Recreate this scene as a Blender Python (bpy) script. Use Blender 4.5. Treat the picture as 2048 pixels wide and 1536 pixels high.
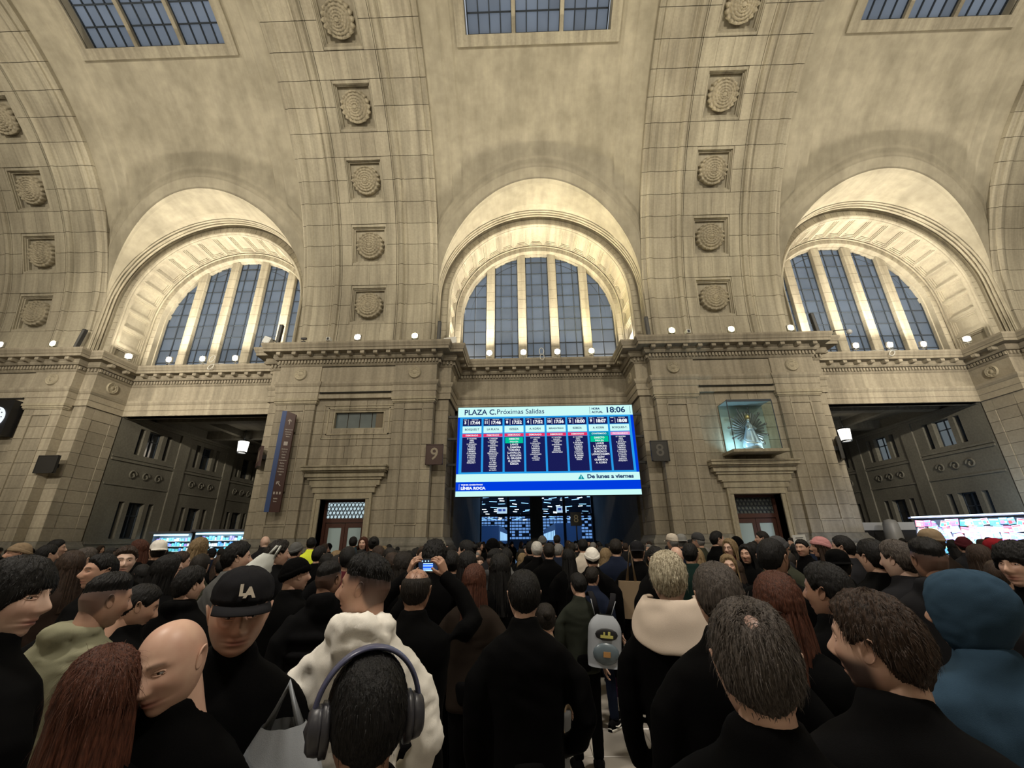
import bpy, math, random
import numpy as np
from mathutils import Vector, Matrix, Euler, noise
random.seed(7)
PI = math.pi
for _o in list(bpy.data.objects): bpy.data.objects.remove(_o)
sc = bpy.context.scene
COL = sc.collection

# ---------------------------------------------------------------- camera
CX, CZ = -1.1971, 1.85
F, TILT, ROLL, YAW = 841.392, 0.356934, -0.0108366, -0.022953
def _axes():
    cy, sy, ct, st, cr, sr = math.cos(YAW), math.sin(YAW), math.cos(TILT), math.sin(TILT), math.cos(ROLL), math.sin(ROLL)
    fwd = Vector((sy*ct, cy*ct, st)); right = Vector((cy, -sy, 0)); up = right.cross(fwd)
    return right*cr+up*sr, up*cr-right*sr, fwd
AR, AU, AF = _axes()
cam_d = bpy.data.cameras.new('camera'); cam = bpy.data.objects.new('camera', cam_d); COL.objects.link(cam)
cam_d.sensor_width = 36; cam_d.lens = 36*F/2048; cam_d.clip_start = 0.05; cam_d.clip_end = 400
m = Matrix((AR, AU, -AF)).transposed().to_4x4(); m.translation = Vector((CX, 0, CZ)); cam.matrix_world = m
sc.camera = cam
def at(px, py, d):
    """world point seen at a pixel, d metres along the optical axis"""
    return Vector((CX, 0, CZ)) + AR*((px-1024)/F*d) - AU*((py-768)/F*d) + AF*d
def at_y(px, py, y):
    v = AR*((px-1024)/F) - AU*((py-768)/F) + AF
    return Vector((CX, 0, CZ)) + v*(y/v.y)

# ---------------------------------------------------------------- colour management, world
sc.view_settings.view_transform = 'Standard'; sc.view_settings.look = 'None'
sc.view_settings.gamma = 1; sc.view_settings.use_curve_mapping = False
sc.view_settings.exposure = 0.0
sc.cycles.use_denoising = True
sc.cycles.max_bounces = 4; sc.cycles.diffuse_bounces = 3; sc.cycles.glossy_bounces = 2
sc.cycles.transmission_bounces = 4; sc.cycles.transparent_max_bounces = 6
sc.cycles.sample_clamp_indirect = 4
w = bpy.data.worlds.new('dusk_sky'); sc.world = w; w.use_nodes = True
w.node_tree.nodes['Background'].inputs[0].default_value = (0.40, 0.44, 0.50, 1)
w.node_tree.nodes['Background'].inputs[1].default_value = 1.0

def area(name, loc, aim, size, power, color, sy=None, shape='RECTANGLE', spread=PI):
    l = bpy.data.lights.new(name, 'AREA'); l.energy = power; l.color = color; l.shape = shape
    l.size = size; l.size_y = sy or size; l.spread = spread
    o = bpy.data.objects.new(name, l); COL.objects.link(o); o.location = loc
    o.rotation_euler = (Vector(aim)-Vector(loc)).to_track_quat('-Z', 'Y').to_euler()
    return o
WARM = (1.0, 0.90, 0.72)
NEUT = (1.0, 0.90, 0.72)
B = 20.04; YC, ZC = 6.26, 12.89
# the floodlights on the cornice of the wall behind the photographer
for x in (-34, -20, -6, 8, 22, 34):
    area('hall_floodlight', (x, -8.2, 12.6), (x*0.95, 18, 17), 1.6, 400, NEUT, 0.5)
for x in (-8, 4):      # unseen fill lights, added to brighten the near crowd from above
    area('crowd_fill_light', (x, 0.5, 15.0), (x*.6, 3.0, 0), 1.4, 400, (1, .92, .80), 1.4, spread=1.7)
for s in (-1, 1):      # two of them trained on the side arches
    area('hall_floodlight', (s*13, -8.2, 12.9), (s*21.5, 23.7, 10.6), .6, 420, NEUT, .4, spread=.62)
for x in (-27, -9, 9, 27):  # added area lights standing in for light bounced off the opposite vault
    area('vault_bounce_fill', (x, -3.0, 21.5), (x*.92, 18, 19.5), 2.4, 980, NEUT, 1.2, spread=2.0)

# ---------------------------------------------------------------- materials
MATS = {}
def nt(name):
    m = bpy.data.materials.new(name); m.use_nodes = True
    return m, m.node_tree, m.node_tree.nodes['Principled BSDF']
def plain(name, col, rough=0.6, metal=0.0, spec=0.4, sheen=0, var=0.0, bump=0.0, bscale=60):
    if name in MATS: return MATS[name]
    m, t, p = nt(name)
    p.inputs['Base Color'].default_value = (*col, 1); p.inputs['Roughness'].default_value = rough
    p.inputs['Metallic'].default_value = metal; p.inputs['Specular IOR Level'].default_value = spec
    if sheen: p.inputs['Sheen Weight'].default_value = sheen
    if var or bump:
        tc = t.nodes.new('ShaderNodeTexCoord'); n = t.nodes.new('ShaderNodeTexNoise')
        n.inputs['Scale'].default_value = bscale; n.inputs['Detail'].default_value = 3
        t.links.new(tc.outputs['Object'], n.inputs['Vector'])
        if var:
            mx = t.nodes.new('ShaderNodeMix'); mx.data_type = 'RGBA'
            mx.inputs[6].default_value = (*[c*(1-var) for c in col], 1); mx.inputs[7].default_value = (*[min(1, c*(1+var)) for c in col], 1)
            t.links.new(n.outputs['Fac'], mx.inputs[0]); t.links.new(mx.outputs[2], p.inputs['Base Color'])
        if bump:
            b = t.nodes.new('ShaderNodeBump'); b.inputs['Strength'].default_value = bump; b.inputs['Distance'].default_value = 0.01
            t.links.new(n.outputs['Fac'], b.inputs['Height']); t.links.new(b.outputs[0], p.inputs['Normal'])
    MATS[name] = m; return m
def emit(name, col, s=1.0):
    if name in MATS: return MATS[name]
    m, t, p = nt(name)
    p.inputs['Base Color'].default_value = (0, 0, 0, 1); p.inputs['Roughness'].default_value = 0.9; p.inputs['Specular IOR Level'].default_value = 0
    p.inputs['Emission Color'].default_value = (*col, 1); p.inputs['Emission Strength'].default_value = s
    MATS[name] = m; return m
def stone(name, c1, c2, rand=0.12, stain=0.35, scale=0.35, fine=9, bump=0.12, streak=.28, sx=3.2):
    """pale cement-stone: cloudy tone, vertical wear, a slight tone of its own for each block"""
    m, t, p = nt(name); N = t.nodes; L = t.links
    g = N.new('ShaderNodeNewGeometry'); mp = N.new('ShaderNodeMapping'); mp.inputs['Scale'].default_value = (1, 1, 0.35)
    L.new(g.outputs['Position'], mp.inputs['Vector'])
    n1 = N.new('ShaderNodeTexNoise'); n1.inputs['Scale'].default_value = scale; n1.inputs['Detail'].default_value = 6; n1.inputs['Roughness'].default_value = .6
    L.new(mp.outputs[0], n1.inputs['Vector'])
    n2 = N.new('ShaderNodeTexNoise'); n2.inputs['Scale'].default_value = fine; n2.inputs['Detail'].default_value = 4
    L.new(g.outputs['Position'], n2.inputs['Vector'])
    r = N.new('ShaderNodeValToRGB'); r.color_ramp.elements[0].position = .36; r.color_ramp.elements[1].position = .64
    r.color_ramp.elements[0].color = (*c1, 1); r.color_ramp.elements[1].color = (*c2, 1)
    L.new(n1.outputs['Fac'], r.inputs[0])
    r2 = N.new('ShaderNodeMapRange'); r2.inputs[1].default_value = .3; r2.inputs[2].default_value = .7; r2.inputs[3].default_value = 1-stain*.5; r2.inputs[4].default_value = 1.05
    L.new(n2.outputs['Fac'], r2.inputs[0])
    oi = N.new('ShaderNodeObjectInfo'); r3 = N.new('ShaderNodeMapRange'); r3.inputs[3].default_value = 1-rand; r3.inputs[4].default_value = 1+rand*.6
    L.new(oi.outputs['Random'], r3.inputs[0])
    mu = N.new('ShaderNodeMath'); mu.operation = 'MULTIPLY'; L.new(r2.outputs[0], mu.inputs[0]); L.new(r3.outputs[0], mu.inputs[1])
    ms = N.new('ShaderNodeMapping'); ms.inputs['Scale'].default_value = (sx, .22, .16); L.new(g.outputs['Position'], ms.inputs['Vector'])
    n3 = N.new('ShaderNodeTexNoise'); n3.inputs['Scale'].default_value = 1.0; n3.inputs['Detail'].default_value = 5; n3.inputs['Roughness'].default_value = .62; L.new(ms.outputs[0], n3.inputs['Vector'])
    r4 = N.new('ShaderNodeMapRange'); r4.inputs[1].default_value = .34; r4.inputs[2].default_value = .62; r4.inputs[3].default_value = 1-streak; r4.inputs[4].default_value = 1.04; L.new(n3.outputs['Fac'], r4.inputs[0])
    m5 = N.new('ShaderNodeMath'); m5.operation = 'MULTIPLY'; L.new(mu.outputs[0], m5.inputs[0]); L.new(r4.outputs[0], m5.inputs[1])
    vm = N.new('ShaderNodeVectorMath'); vm.operation = 'SCALE'; L.new(r.outputs[0], vm.inputs[0]); L.new(m5.outputs[0], vm.inputs['Scale'])
    L.new(vm.outputs[0], p.inputs['Base Color'])
    p.inputs['Roughness'].default_value = .8; p.inputs['Specular IOR Level'].default_value = .25
    b = N.new('ShaderNodeBump'); b.inputs['Strength'].default_value = bump; b.inputs['Distance'].default_value = .02
    L.new(n2.outputs['Fac'], b.inputs['Height']); L.new(b.outputs[0], p.inputs['Normal'])
    MATS[name] = m; return m
STONE = stone('pier_stone', (.315, .278, .215), (.41, .365, .285), stain=.22)
RIBST = stone('rib_stone', (.35, .315, .245), (.475, .435, .34), rand=.08, stain=.18)
PLAST = stone('vault_plaster', (.35, .318, .245), (.455, .415, .325), rand=0, stain=.22, scale=.55, fine=2.2, bump=.1, streak=.16, sx=1.2)
CARVE = stone('carved_stone', (.37, .33, .245), (.45, .40, .30), rand=.05, stain=.3)
PLINTH = stone('plinth_stone', (.20, .19, .165), (.27, .255, .22), rand=.08)
MORTAR = plain('mortar', (.17, .14, .10), .95)
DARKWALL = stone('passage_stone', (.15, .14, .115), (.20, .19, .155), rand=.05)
IRON = plain('dark_iron', (.035, .045, .06), .5)
BLACK = plain('black_plastic', (.012, .012, .014), .45)
WHITEP = plain('white_paint', (.62, .62, .60), .5)

def glass_frost(name, col, emis=0):
    m = bpy.data.materials.new(name); m.use_nodes = True; t = m.node_tree; t.nodes.clear()
    o = t.nodes.new('ShaderNodeOutputMaterial'); tr = t.nodes.new('ShaderNodeBsdfTranslucent'); d = t.nodes.new('ShaderNodeBsdfDiffuse'); g = t.nodes.new('ShaderNodeBsdfGlossy')
    n = t.nodes.new('ShaderNodeTexNoise'); n.inputs['Scale'].default_value = .8; gg = t.nodes.new('ShaderNodeNewGeometry'); t.links.new(gg.outputs['Position'], n.inputs['Vector'])
    oi = t.nodes.new('ShaderNodeObjectInfo'); ad = t.nodes.new('ShaderNodeMath'); ad.operation = 'ADD'; t.links.new(n.outputs[0], ad.inputs[0]); t.links.new(oi.outputs['Random'], ad.inputs[1])
    mr = t.nodes.new('ShaderNodeMapRange'); mr.inputs[1].default_value = .2; mr.inputs[2].default_value = 1.5; mr.inputs[3].default_value = .72; mr.inputs[4].default_value = 1.15
    t.links.new(ad.outputs[0], mr.inputs[0])
    vm = t.nodes.new('ShaderNodeVectorMath'); vm.operation = 'SCALE'; vm.inputs[0].default_value = col; t.links.new(mr.outputs[0], vm.inputs['Scale'])
    t.links.new(vm.outputs[0], tr.inputs[0]); d.inputs[0].default_value = (.10, .11, .12, 1); g.inputs[0].default_value = (.6, .6, .6, 1); g.inputs[1].default_value = .25
    m1 = t.nodes.new('ShaderNodeMixShader'); m1.inputs[0].default_value = .25; t.links.new(tr.outputs[0], m1.inputs[1]); t.links.new(d.outputs[0], m1.inputs[2])
    m2 = t.nodes.new('ShaderNodeMixShader'); m2.inputs[0].default_value = .06; t.links.new(m1.outputs[0], m2.inputs[1]); t.links.new(g.outputs[0], m2.inputs[2])
    t.links.new(m2.outputs[0], o.inputs[0]); MATS[name] = m; return m
PANE = glass_frost('dusk_window_glass', (.62, .74, .86))
SKYPANE = glass_frost('skylight_glass', (.46, .51, .57))
def clear_glass(name, tint=(.9, 1, .98), a=.9):
    m = bpy.data.materials.new(name); m.use_nodes = True; t = m.node_tree; t.nodes.clear()
    o = t.nodes.new('ShaderNodeOutputMaterial'); tr = t.nodes.new('ShaderNodeBsdfTransparent'); tr.inputs[0].default_value = (*tint, 1)
    g = t.nodes.new('ShaderNodeBsdfGlossy'); g.inputs[1].default_value = .03
    mx = t.nodes.new('ShaderNodeMixShader'); mx.inputs[0].default_value = 1-a
    t.links.new(tr.outputs[0], mx.inputs[1]); t.links.new(g.outputs[0], mx.inputs[2]); t.links.new(mx.outputs[0], o.inputs[0]); MATS[name] = m; return m
CLEAR = clear_glass('clear_glass')

# ---------------------------------------------------------------- mesh helpers
def obj(name, me, parent=None, loc=(0, 0, 0), rot=(0, 0, 0), label=None, cat=None, group=None, kind=None, scale=None):
    o = bpy.data.objects.new(name, me); COL.objects.link(o)
    o.location = loc; o.rotation_euler = rot
    if scale is not None: o.scale = scale
    if parent is not None: o.parent = parent
    if label: o['label'] = label
    if cat: o['category'] = cat
    if group: o['group'] = group
    if kind: o['kind'] = kind
    return o
def thing(name, label, cat, loc=(0, 0, 0), rot=(0, 0, 0), group=None): return obj(name, None, None, loc, rot, label, cat, group)
def struct(name, loc=(0, 0, 0), rot=(0, 0, 0)): return obj(name, None, None, loc, rot, kind='structure')
class MB:
    def __init__(s): s.v = []; s.f = []; s.m = []; s.sm = []
    def add(s, v, f, mi=0, smooth=False):
        n = len(s.v); s.v += [tuple(p) for p in v]; s.f += [tuple(i+n for i in q) for q in f]; s.m += [mi]*len(f); s.sm += [smooth]*len(f); return s
    def box(s, x0, x1, y0, y1, z0, z1, mi=0):
        v = [(x, y, z) for z in (z0, z1) for y in (y0, y1) for x in (x0, x1)]
        return s.add(v, [(0, 2, 3, 1), (4, 5, 7, 6), (0, 1, 5, 4), (2, 6, 7, 3), (0, 4, 6, 2), (1, 3, 7, 5)], mi)
    def quad(s, a, b, c, d, mi=0): return s.add([a, b, c, d], [(0, 1, 2, 3)], mi)
    def grid(s, P, mi=0, smooth=True, closed_u=False, closed_v=False):
        """P[i][j] points"""
        nu = len(P); nv = len(P[0]); v = [p for r in P for p in r]; f = []
        for i in range(nu if closed_u else nu-1):
            for j in range(nv if closed_v else nv-1):
                a = i*nv+j; b = i*nv+(j+1) % nv; c = ((i+1) % nu)*nv+(j+1) % nv; d = ((i+1) % nu)*nv+j
                f.append((a, d, c, b))
        return s.add(v, f, mi, smooth)
    def tube(s, pts, rads, n=8, mi=0, cap=True, flat=None):
        """tapered tube through pts; rads floats or (rx,ry)"""
        pts = [Vector(p) for p in pts]; rings = []
        for i, p in enumerate(pts):
            d = (pts[min(i+1, len(pts)-1)]-pts[max(i-1, 0)])
            d = d.normalized() if d.length > 1e-9 else Vector((0, 0, 1))
            a = Vector((1, 0, 0)) if abs(d.x) < .8 else Vector((0, 1, 0))
            u = (a - d*a.dot(d)).normalized(); w_ = d.cross(u)
            r = rads[i] if isinstance(rads, (list, tuple)) else rads
            rx, ry = (r, r) if not isinstance(r, (list, tuple)) else r
            rings.append([p+u*(rx*math.cos(2*PI*k/n))+w_*(ry*math.sin(2*PI*k/n)) for k in range(n)])
        base = len(s.v); s.grid(rings, mi, True, closed_v=True)
        if cap:
            s.f.append(tuple(base+k for k in range(n))); s.f.append(tuple(base+(len(pts)-1)*n+k for k in reversed(range(n)))); s.m += [mi]*2; s.sm += [False]*2
        return s
    def lathe(s, prof, n=16, c=(0, 0, 0), mi=0, ax='z'):
        P = []
        for r, z in prof:
            ring = []
            for k in range(n):
                a = 2*PI*k/n; q = (r*math.cos(a), r*math.sin(a), z)
                if ax == 'y': q = (q[0], q[2], q[1])
                ring.append((c[0]+q[0], c[1]+q[1], c[2]+q[2]))
            P.append(ring)
        return s.grid(P, mi, True, closed_v=True)
    def ell(s, c, r, nu=10, nv=14, mi=0):
        P = []
        for i in range(nu+1):
            t = -PI/2+PI*i/nu
            P.append([(c[0]+r[0]*math.cos(t)*math.cos(2*PI*k/nv), c[1]+r[1]*math.cos(t)*math.sin(2*PI*k/nv), c[2]+r[2]*math.sin(t)) for k in range(nv)])
        return s.grid(P, mi, True, closed_v=True)
    def mesh(s, name, mats):
        me = bpy.data.meshes.new(name); me.from_pydata(s.v, [], s.f); me.validate()
        for m_ in (mats if isinstance(mats, (list, tuple)) else [mats]): me.materials.append(m_)
        if len(me.polygons) == len(s.f):
            me.polygons.foreach_set('material_index', s.m); me.polygons.foreach_set('use_smooth', s.sm)
        me.update(); return me
    def build(s, name, mats, parent=None, **k): return obj(name, s.mesh(name, mats), parent, **k)
_bc = {}
def block_mesh(w_, h, d, mat, name='stone_block', c=.009, gap=.007):
    """stone block, front face at y=0 looking to -Y, joints recessed by a chamfer"""
    k = (round(w_, 3), round(h, 3), round(d, 3), mat.name, c)
    if k not in _bc:
        a, b = w_/2-gap, h/2-gap
        v = [(-a+c, 0, -b+c), (a-c, 0, -b+c), (a-c, 0, b-c), (-a+c, 0, b-c), (-a, c, -b), (a, c, -b), (a, c, b), (-a, c, b), (-a, d, -b), (a, d, -b), (a, d, b), (-a, d, b)]
        f = [(0, 1, 2, 3)]
        for q in (0, 4):
            for i in range(4): j = (i+1) % 4; f.append((q+j, q+i, q+4+i, q+4+j))
        _bc[k] = MB().add(v, f).mesh(name, mat)
    return _bc[k]
def block(parent, x0, x1, z0, z1, y, mat=None, d=.26, rot=0, name='stone_block', pos=None):
    me = block_mesh(x1-x0, z1-z0, d, mat or STONE, name)
    if pos is None: loc = ((x0+x1)/2, y, (z0+z1)/2)
    else: loc = pos
    return obj(name, me, parent, loc, (0, 0, rot))
def subtract(r, holes):
    rs = [r]
    for hx0, hx1, hz0, hz1 in holes:
        out = []
        for x0, x1, z0, z1 in rs:
            if hx0 >= x1 or hx1 <= x0 or hz0 >= z1 or hz1 <= z0: out.append((x0, x1, z0, z1)); continue
            if hx0 > x0: out.append((x0, hx0, z0, z1))
            if hx1 < x1: out.append((hx1, x1, z0, z1))
            a, b = max(x0, hx0), min(x1, hx1)
            if hz0 > z0: out.append((a, b, z0, hz0))
            if hz1 < z1: out.append((a, b, hz1, z1))
        rs = [q for q in out if q[1]-q[0] > .05 and q[3]-q[2] > .05]
    return rs
def sweep(path, prof, name, mat, parent=None, **k):
    """mitred moulding: path of (x,y), profile of (offset outwards, z); outwards is -Y for a path running +X"""
    n = len(path); rings = []
    for i, p in enumerate(path):
        ds = []
        if i > 0: ds.append((Vector(path[i])-Vector(path[i-1])).normalized())
        if i < n-1: ds.append((Vector(path[i+1])-Vector(path[i])).normalized())
        ns = [Vector((d.y, -d.x)) for d in ds]
        if len(ns) == 2:
            s_ = ns[0]+ns[1]; q = s_/(1+ns[0].dot(ns[1]))
        else: q = ns[0]
        rings.append([(p[0]+q.x*o, p[1]+q.y*o, z) for o, z in prof])
    mb = MB(); mb.grid(rings, 0, False)
    return mb.build(name, mat, parent, **k)
def text(s, size, loc, mat, parent, name='lettering', align='CENTER', rot=(PI/2, 0, 0), off=0.0, sx=1.0, ex=0.002, space=1.0, label=None):
    c = bpy.data.curves.new(name, 'FONT'); c.body = s; c.size = size; c.align_x = align; c.align_y = 'CENTER'
    c.offset = off; c.extrude = ex; c.space_line = space; c.materials.append(mat); c.resolution_u = 3
    o = obj(name, c, parent, loc, rot, label=label); o.scale = (sx, 1, 1); return o
# ================================================================ FLOOR
FLOORM = plain('marble_floor', (.34, .31, .27), .28, spec=.5, var=.22, bscale=2.2)
def floor():
    fl = struct('floor')
    hx = [(-3.6, 3.0, 1.8, 9.0)]
    me = MB()
    for x0, x1, y0, y1 in subtract((-48, 48, -9, 24), [hx[0]]) + [(-48, 48, 24, 110)]:
        me.quad((x0, y0, -.001), (x1, y0, -.001), (x1, y1, -.001), (x0, y1, -.001))
    me.build('floor_slab', FLOORM, fl)
    MB().quad((-3.6, 1.8, -.012), (3, 1.8, -.012), (3, 9, -.012), (-3.6, 9, -.012)).build('floor_grout', plain('floor_grout', (.12, .11, .095), .9), fl)
    g = MB(); s = .6; a = s/2-.003; c = .004
    g.add([(-a+c, -a+c, 0), (a-c, -a+c, 0), (a-c, a-c, 0), (-a+c, a-c, 0), (-a, -a, -c), (a, -a, -c), (a, a, -c), (-a, a, -c), (-a, -a, -.012), (a, -a, -.012), (a, a, -.012), (-a, a, -.012)],
          [(0, 1, 2, 3)]+[(q+(i+1) % 4, q+i, q+4+i, q+4+(i+1) % 4) for q in (0, 4) for i in range(4)])
    me = g.mesh('floor_tile', FLOORM)
    for i in range(11):
        for j in range(12): obj('floor_tile', me, fl, (-3.6+.3+.6*i, 1.8+.3+.6*j, 0))
floor()

# ================================================================ PIERS
def rosette_small(r=.34):
    P = []
    for q in (1, .93, .86, .8, .62, .56, .5, .3, .24, .12, .02):
        ring = []
        for k in range(40):
            a = 2*PI*k/40; pet = .5+.5*math.cos(10*a)
            h = {1: 0, .93: .05, .86: .055, .8: .02, .62: .035+.02*pet, .56: .03+.02*pet, .5: .02, .3: .03, .24: .045, .12: .05, .02: .055}[q]
            ring.append((q*r*math.cos(a), -h*1.7, q*r*math.sin(a)))
        P.append(ring)
    return MB().grid([list(reversed(p)) for p in P], 0, True, closed_v=True).mesh('medallion', CARVE)
MEDAL = rosette_small()
ZB = [2.05+i*.6364 for i in range(12)]      # stone courses, 2.05 .. 9.05
PLAN_PROF_PL = [(0, 0), (.30, 0), (.30, .35), (.26, .40), (.22, .42), (.22, 1.55), (.19, 1.62), (.22, 1.70), (.20, 1.80), (.10, 1.92), (.06, 2.05), (-.3, 2.05)]
def pier(k, label, lhole, door=True, niche=None):
    px = k*B/2
    t = thing('stone_pier', label, 'pier', (px, 21, 0))
    # core (mortar behind the joints)
    c = MB()
    for s in (-1, 1):
        a, b = sorted((s*1.12, s*4.17)); c.box(a, b, .30, 3.2, 0, 12)
        a, b = sorted((s*4.1, s*4.82)); c.box(a, b, .76, 3.2, 0, 12)
    c.box(-1.12, 1.12, .42, 3.2, 3.86, 12); c.box(-1.12, 1.12, 1.1, 3.2, 0, 3.86)
    c.build('core', MORTAR, t)
    holes = [(-1.12, 1.12, 0, 3.86)] if door else []
    if niche: holes.append(niche)
    for i in range(11):
        z0, z1 = ZB[i], ZB[i+1]; off = .35 if i % 2 else 0
        for s in (-1, 1):                      # two pilasters, each with a sunk panel
            xs = [(2.1, 2.66), (2.66, 3.64), (3.64, 4.2)]
            for j, (a, b) in enumerate(xs):
                sunk = .035 if (j == 1 and 0 < i < 10) else 0
                x0, x1 = sorted((s*a, s*b)); block(t, x0, x1, z0, z1, sunk, d=.52)
            x0, x1 = sorted((s*4.2, s*4.9)); block(t, x0, x1, z0, z1, .5)
            # side faces towards the archways
            for a, b in ((.5, 1.05), (1.05, 2.15), (2.15, 2.7)):
                sk = .03 if (a > 1 and b < 2.5 and 0 < i < 10) else 0
                block(t, 0, b-a, z0, z1, 0, rot=s*PI/2, pos=(s*(4.9-sk), (a+b)/2, (z0+z1)/2))
        # field between the pilasters
        cuts = [-2.1, -1.12, -.3+off*.6, .62-off, 1.12, 2.1]
        for a, b in zip(cuts, cuts[1:]):
            for q in subtract((a, b, z0, z1), holes): block(t, *q, .16)
    # panel mouldings in the pilasters
    for s in (-1, 1):
        fr = MB()
        for (a, b, z0, z1) in ((2.62, 2.68, 2.6, 8.45), (3.62, 3.68, 2.6, 8.45), (2.68, 3.62, 2.6, 2.66), (2.68, 3.62, 8.39, 8.45)):
            x0, x1 = sorted((s*a, s*b)); fr.box(x0, x1, -.03, .05, z0, z1)
        fr.build('panel_moulding', STONE, t)
        cp = MB(); x0, x1 = sorted((s*2.1, s*4.2))
        for dz, o_ in ((8.74, .05), (8.80, .09), (8.92, .13)): cp.box(x0-o_, x1+o_, -o_, .3, dz, dz+.13)
        cp.build('capital', CARVE, t)
    MB().box(-1.92, 1.92, -.108, -.09, 9.31, 9.385).box(-1.92, -1.88, -.115, -.09, 9.29, 9.40).box(1.88, 1.92, -.115, -.09, 9.29, 9.40).build('shadow_strip', plain('slot_shadow', (.01, .009, .007), .9), t)  # near-black strip: shade of the gap under the architrave, put in as colour
    # door surround and hood
    hd = MB()
    for z0, z1, yo, xo in ((3.86, 4.15, -.02, 1.42), (4.15, 4.42, -.06, 1.55), (4.42, 4.50, -.12, 1.62), (4.50, 4.78, -.05, 1.75), (4.78, 4.9, -.12, 1.85), (4.9, 5.12, -.20, 1.98), (5.12, 5.2, -.30, 2.05), (5.2, 5.36, -.42, 2.1), (5.36, 5.43, -.48, 2.14)):
        hd.box(-xo, xo, yo, .3, z0, z1)
    hd.build('door_hood', CARVE, t)
    for s in (-1, 1):
        sr = MB()
        for a, b, yo in ((1.12, 1.30, .02), (1.30, 1.42, -.03)):
            x0, x1 = sorted((s*a, s*b)); sr.box(x0, x1, yo, .42, 2.05 if a > 9 else 0, 3.87)
        x0, x1 = sorted((s*1.12, s*1.14)); sr.box(x0, x1, .1, 1.1, 0, 3.86)
        sr.build('door_jamb', CARVE, t)
    for s in (-1, 1):
        obj('medallion', MEDAL, t, (s*3.11, -.10, 10.42)); obj('medallion', MEDAL, t, (s*5.0, 1.45, 10.42), (0, 0, s*PI/2))
    # plinth, running round the pier but open at the door
    for pa in ([(-4.9, 2.7), (-4.9, .5), (-4.2, .5), (-4.2, 0), (-2.1, 0), (-2.1, .16), (-1.42, .16)], [(1.42, .16), (2.1, .16), (2.1, 0), (4.2, 0), (4.2, .5), (4.9, .5), (4.9, 2.7)]):
        sweep(pa, PLAN_PROF_PL, 'plinth', PLINTH, t)
    return t
P0 = pier(-3, 'stone pier at the left edge, with the dark clock box on it', 0)
P1 = pier(-1, 'stone pier left of the departures board, with a small grey window over its door', 0, niche=(-1.12, 1.62, 7.38, 8.40))
P2 = pier(1, 'stone pier right of the departures board, with the lit glass shrine', 0)
P3 = pier(3, 'stone pier at the right edge, beyond the newspaper stand', 0)

WOOD = plain('red_brown_door', (.075, .030, .022), .45, var=.3, bscale=12)
FROST = plain('frosted_door_glass', (.42, .55, .60), .35)
LITTR = emit('lit_transom_glass', (.62, .80, .86), .75)
def pier_door(pt, n, bright):
    t = obj('door', None, pt, (0, .72, 0))
    f = MB()
    for a, b, z0, z1 in ((-1.12, -.98, 0, 3.86), (.98, 1.12, 0, 3.86), (-.98, .98, 3.74, 3.86), (-.98, .98, 2.78, 2.98)): f.box(a, b, -.08, .1, z0, z1)
    f.build('door_frame', WOOD, t)
    for s in (-1, 1):
        a, b = sorted((s*.01, s*.97)); l = MB()
        for x0, x1, z0, z1 in ((a, a+.16, .02, 2.76), (b-.16, b, .02, 2.76), (a+.16, b-.16, .02, .7), (a+.16, b-.16, 2.55, 2.76)): l.box(x0, x1, -.03, .04, z0, z1)
        l.build('door_leaf', WOOD, t)
        MB().box(a+.15, b-.15, 0, .015, .68, 2.57).build('door_glass', FROST, t)
        h = MB(); h.tube([(s*.09, -.1, 1.0), (s*.09, -.1, 1.3)], .012, 6); h.build('handle', plain('brass', (.5, .38, .15), .35, 1), t)
    MB().box(-.98, .98, .03, .05, 2.98, 3.74).build('transom_glass', LITTR if bright else plain('dark_transom', (.12, .14, .14), .3), t)
    g = MB()
    for i in range(11):
        for j in range(4):
            x = -.92+.184*i+(.09 if j % 2 else 0); z = 3.06+.19*j
            if x > .97: continue
            P = [[(x+r*math.cos(2*PI*q/10), y, z+r*math.sin(2*PI*q/10)) for q in range(10)] for r, y in ((.075, .03), (.075, -.01), (.105, -.01), (.105, .03))]
            g.grid(P, 0, False, closed_v=True)
    o = g.build('transom_grille', IRON, t); o['kind'] = 'stuff'
pier_door(P1, 1, True); pier_door(P2, 2, False); pier_door(P0, 3, False); pier_door(P3, 4, False)
# the small window on pier 1
wn = obj('window', None, P1, (0, .16, 0)); f = MB()
for a, b, z0, z1 in ((-1.12, 1.62, 7.38, 7.46), (-1.12, 1.62, 8.32, 8.40), (-1.12, -1.04, 7.46, 8.32), (1.54, 1.62, 7.46, 8.32)): f.box(a, b, .02, .25, z0, z1)
f.build('window_frame', CARVE, wn)
for i in range(4):
    MB().box(-1.04+.645*i+.02, -1.04+.645*(i+1)-.02, .19, .20, 7.46, 8.32).build('pane', plain('grey_window_glass', (.09, .115, .12), .3, var=.3, bscale=2), wn)
f = MB()
for o_, w_ in ((.28, .06), (.50, .04)):
    x0, x1, z0, z1 = -1.12-o_, 1.62+o_, 7.38-o_, 8.40+o_*.6
    for a, b, c_, d in ((x0, x1, z0, z0+w_), (x0, x1, z1-w_, z1), (x0, x0+w_, z0, z1), (x1-w_, x1, z0, z1)): f.box(a, b, -.04, .05, c_, d)
f.build('window_moulding', CARVE, wn)

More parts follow.
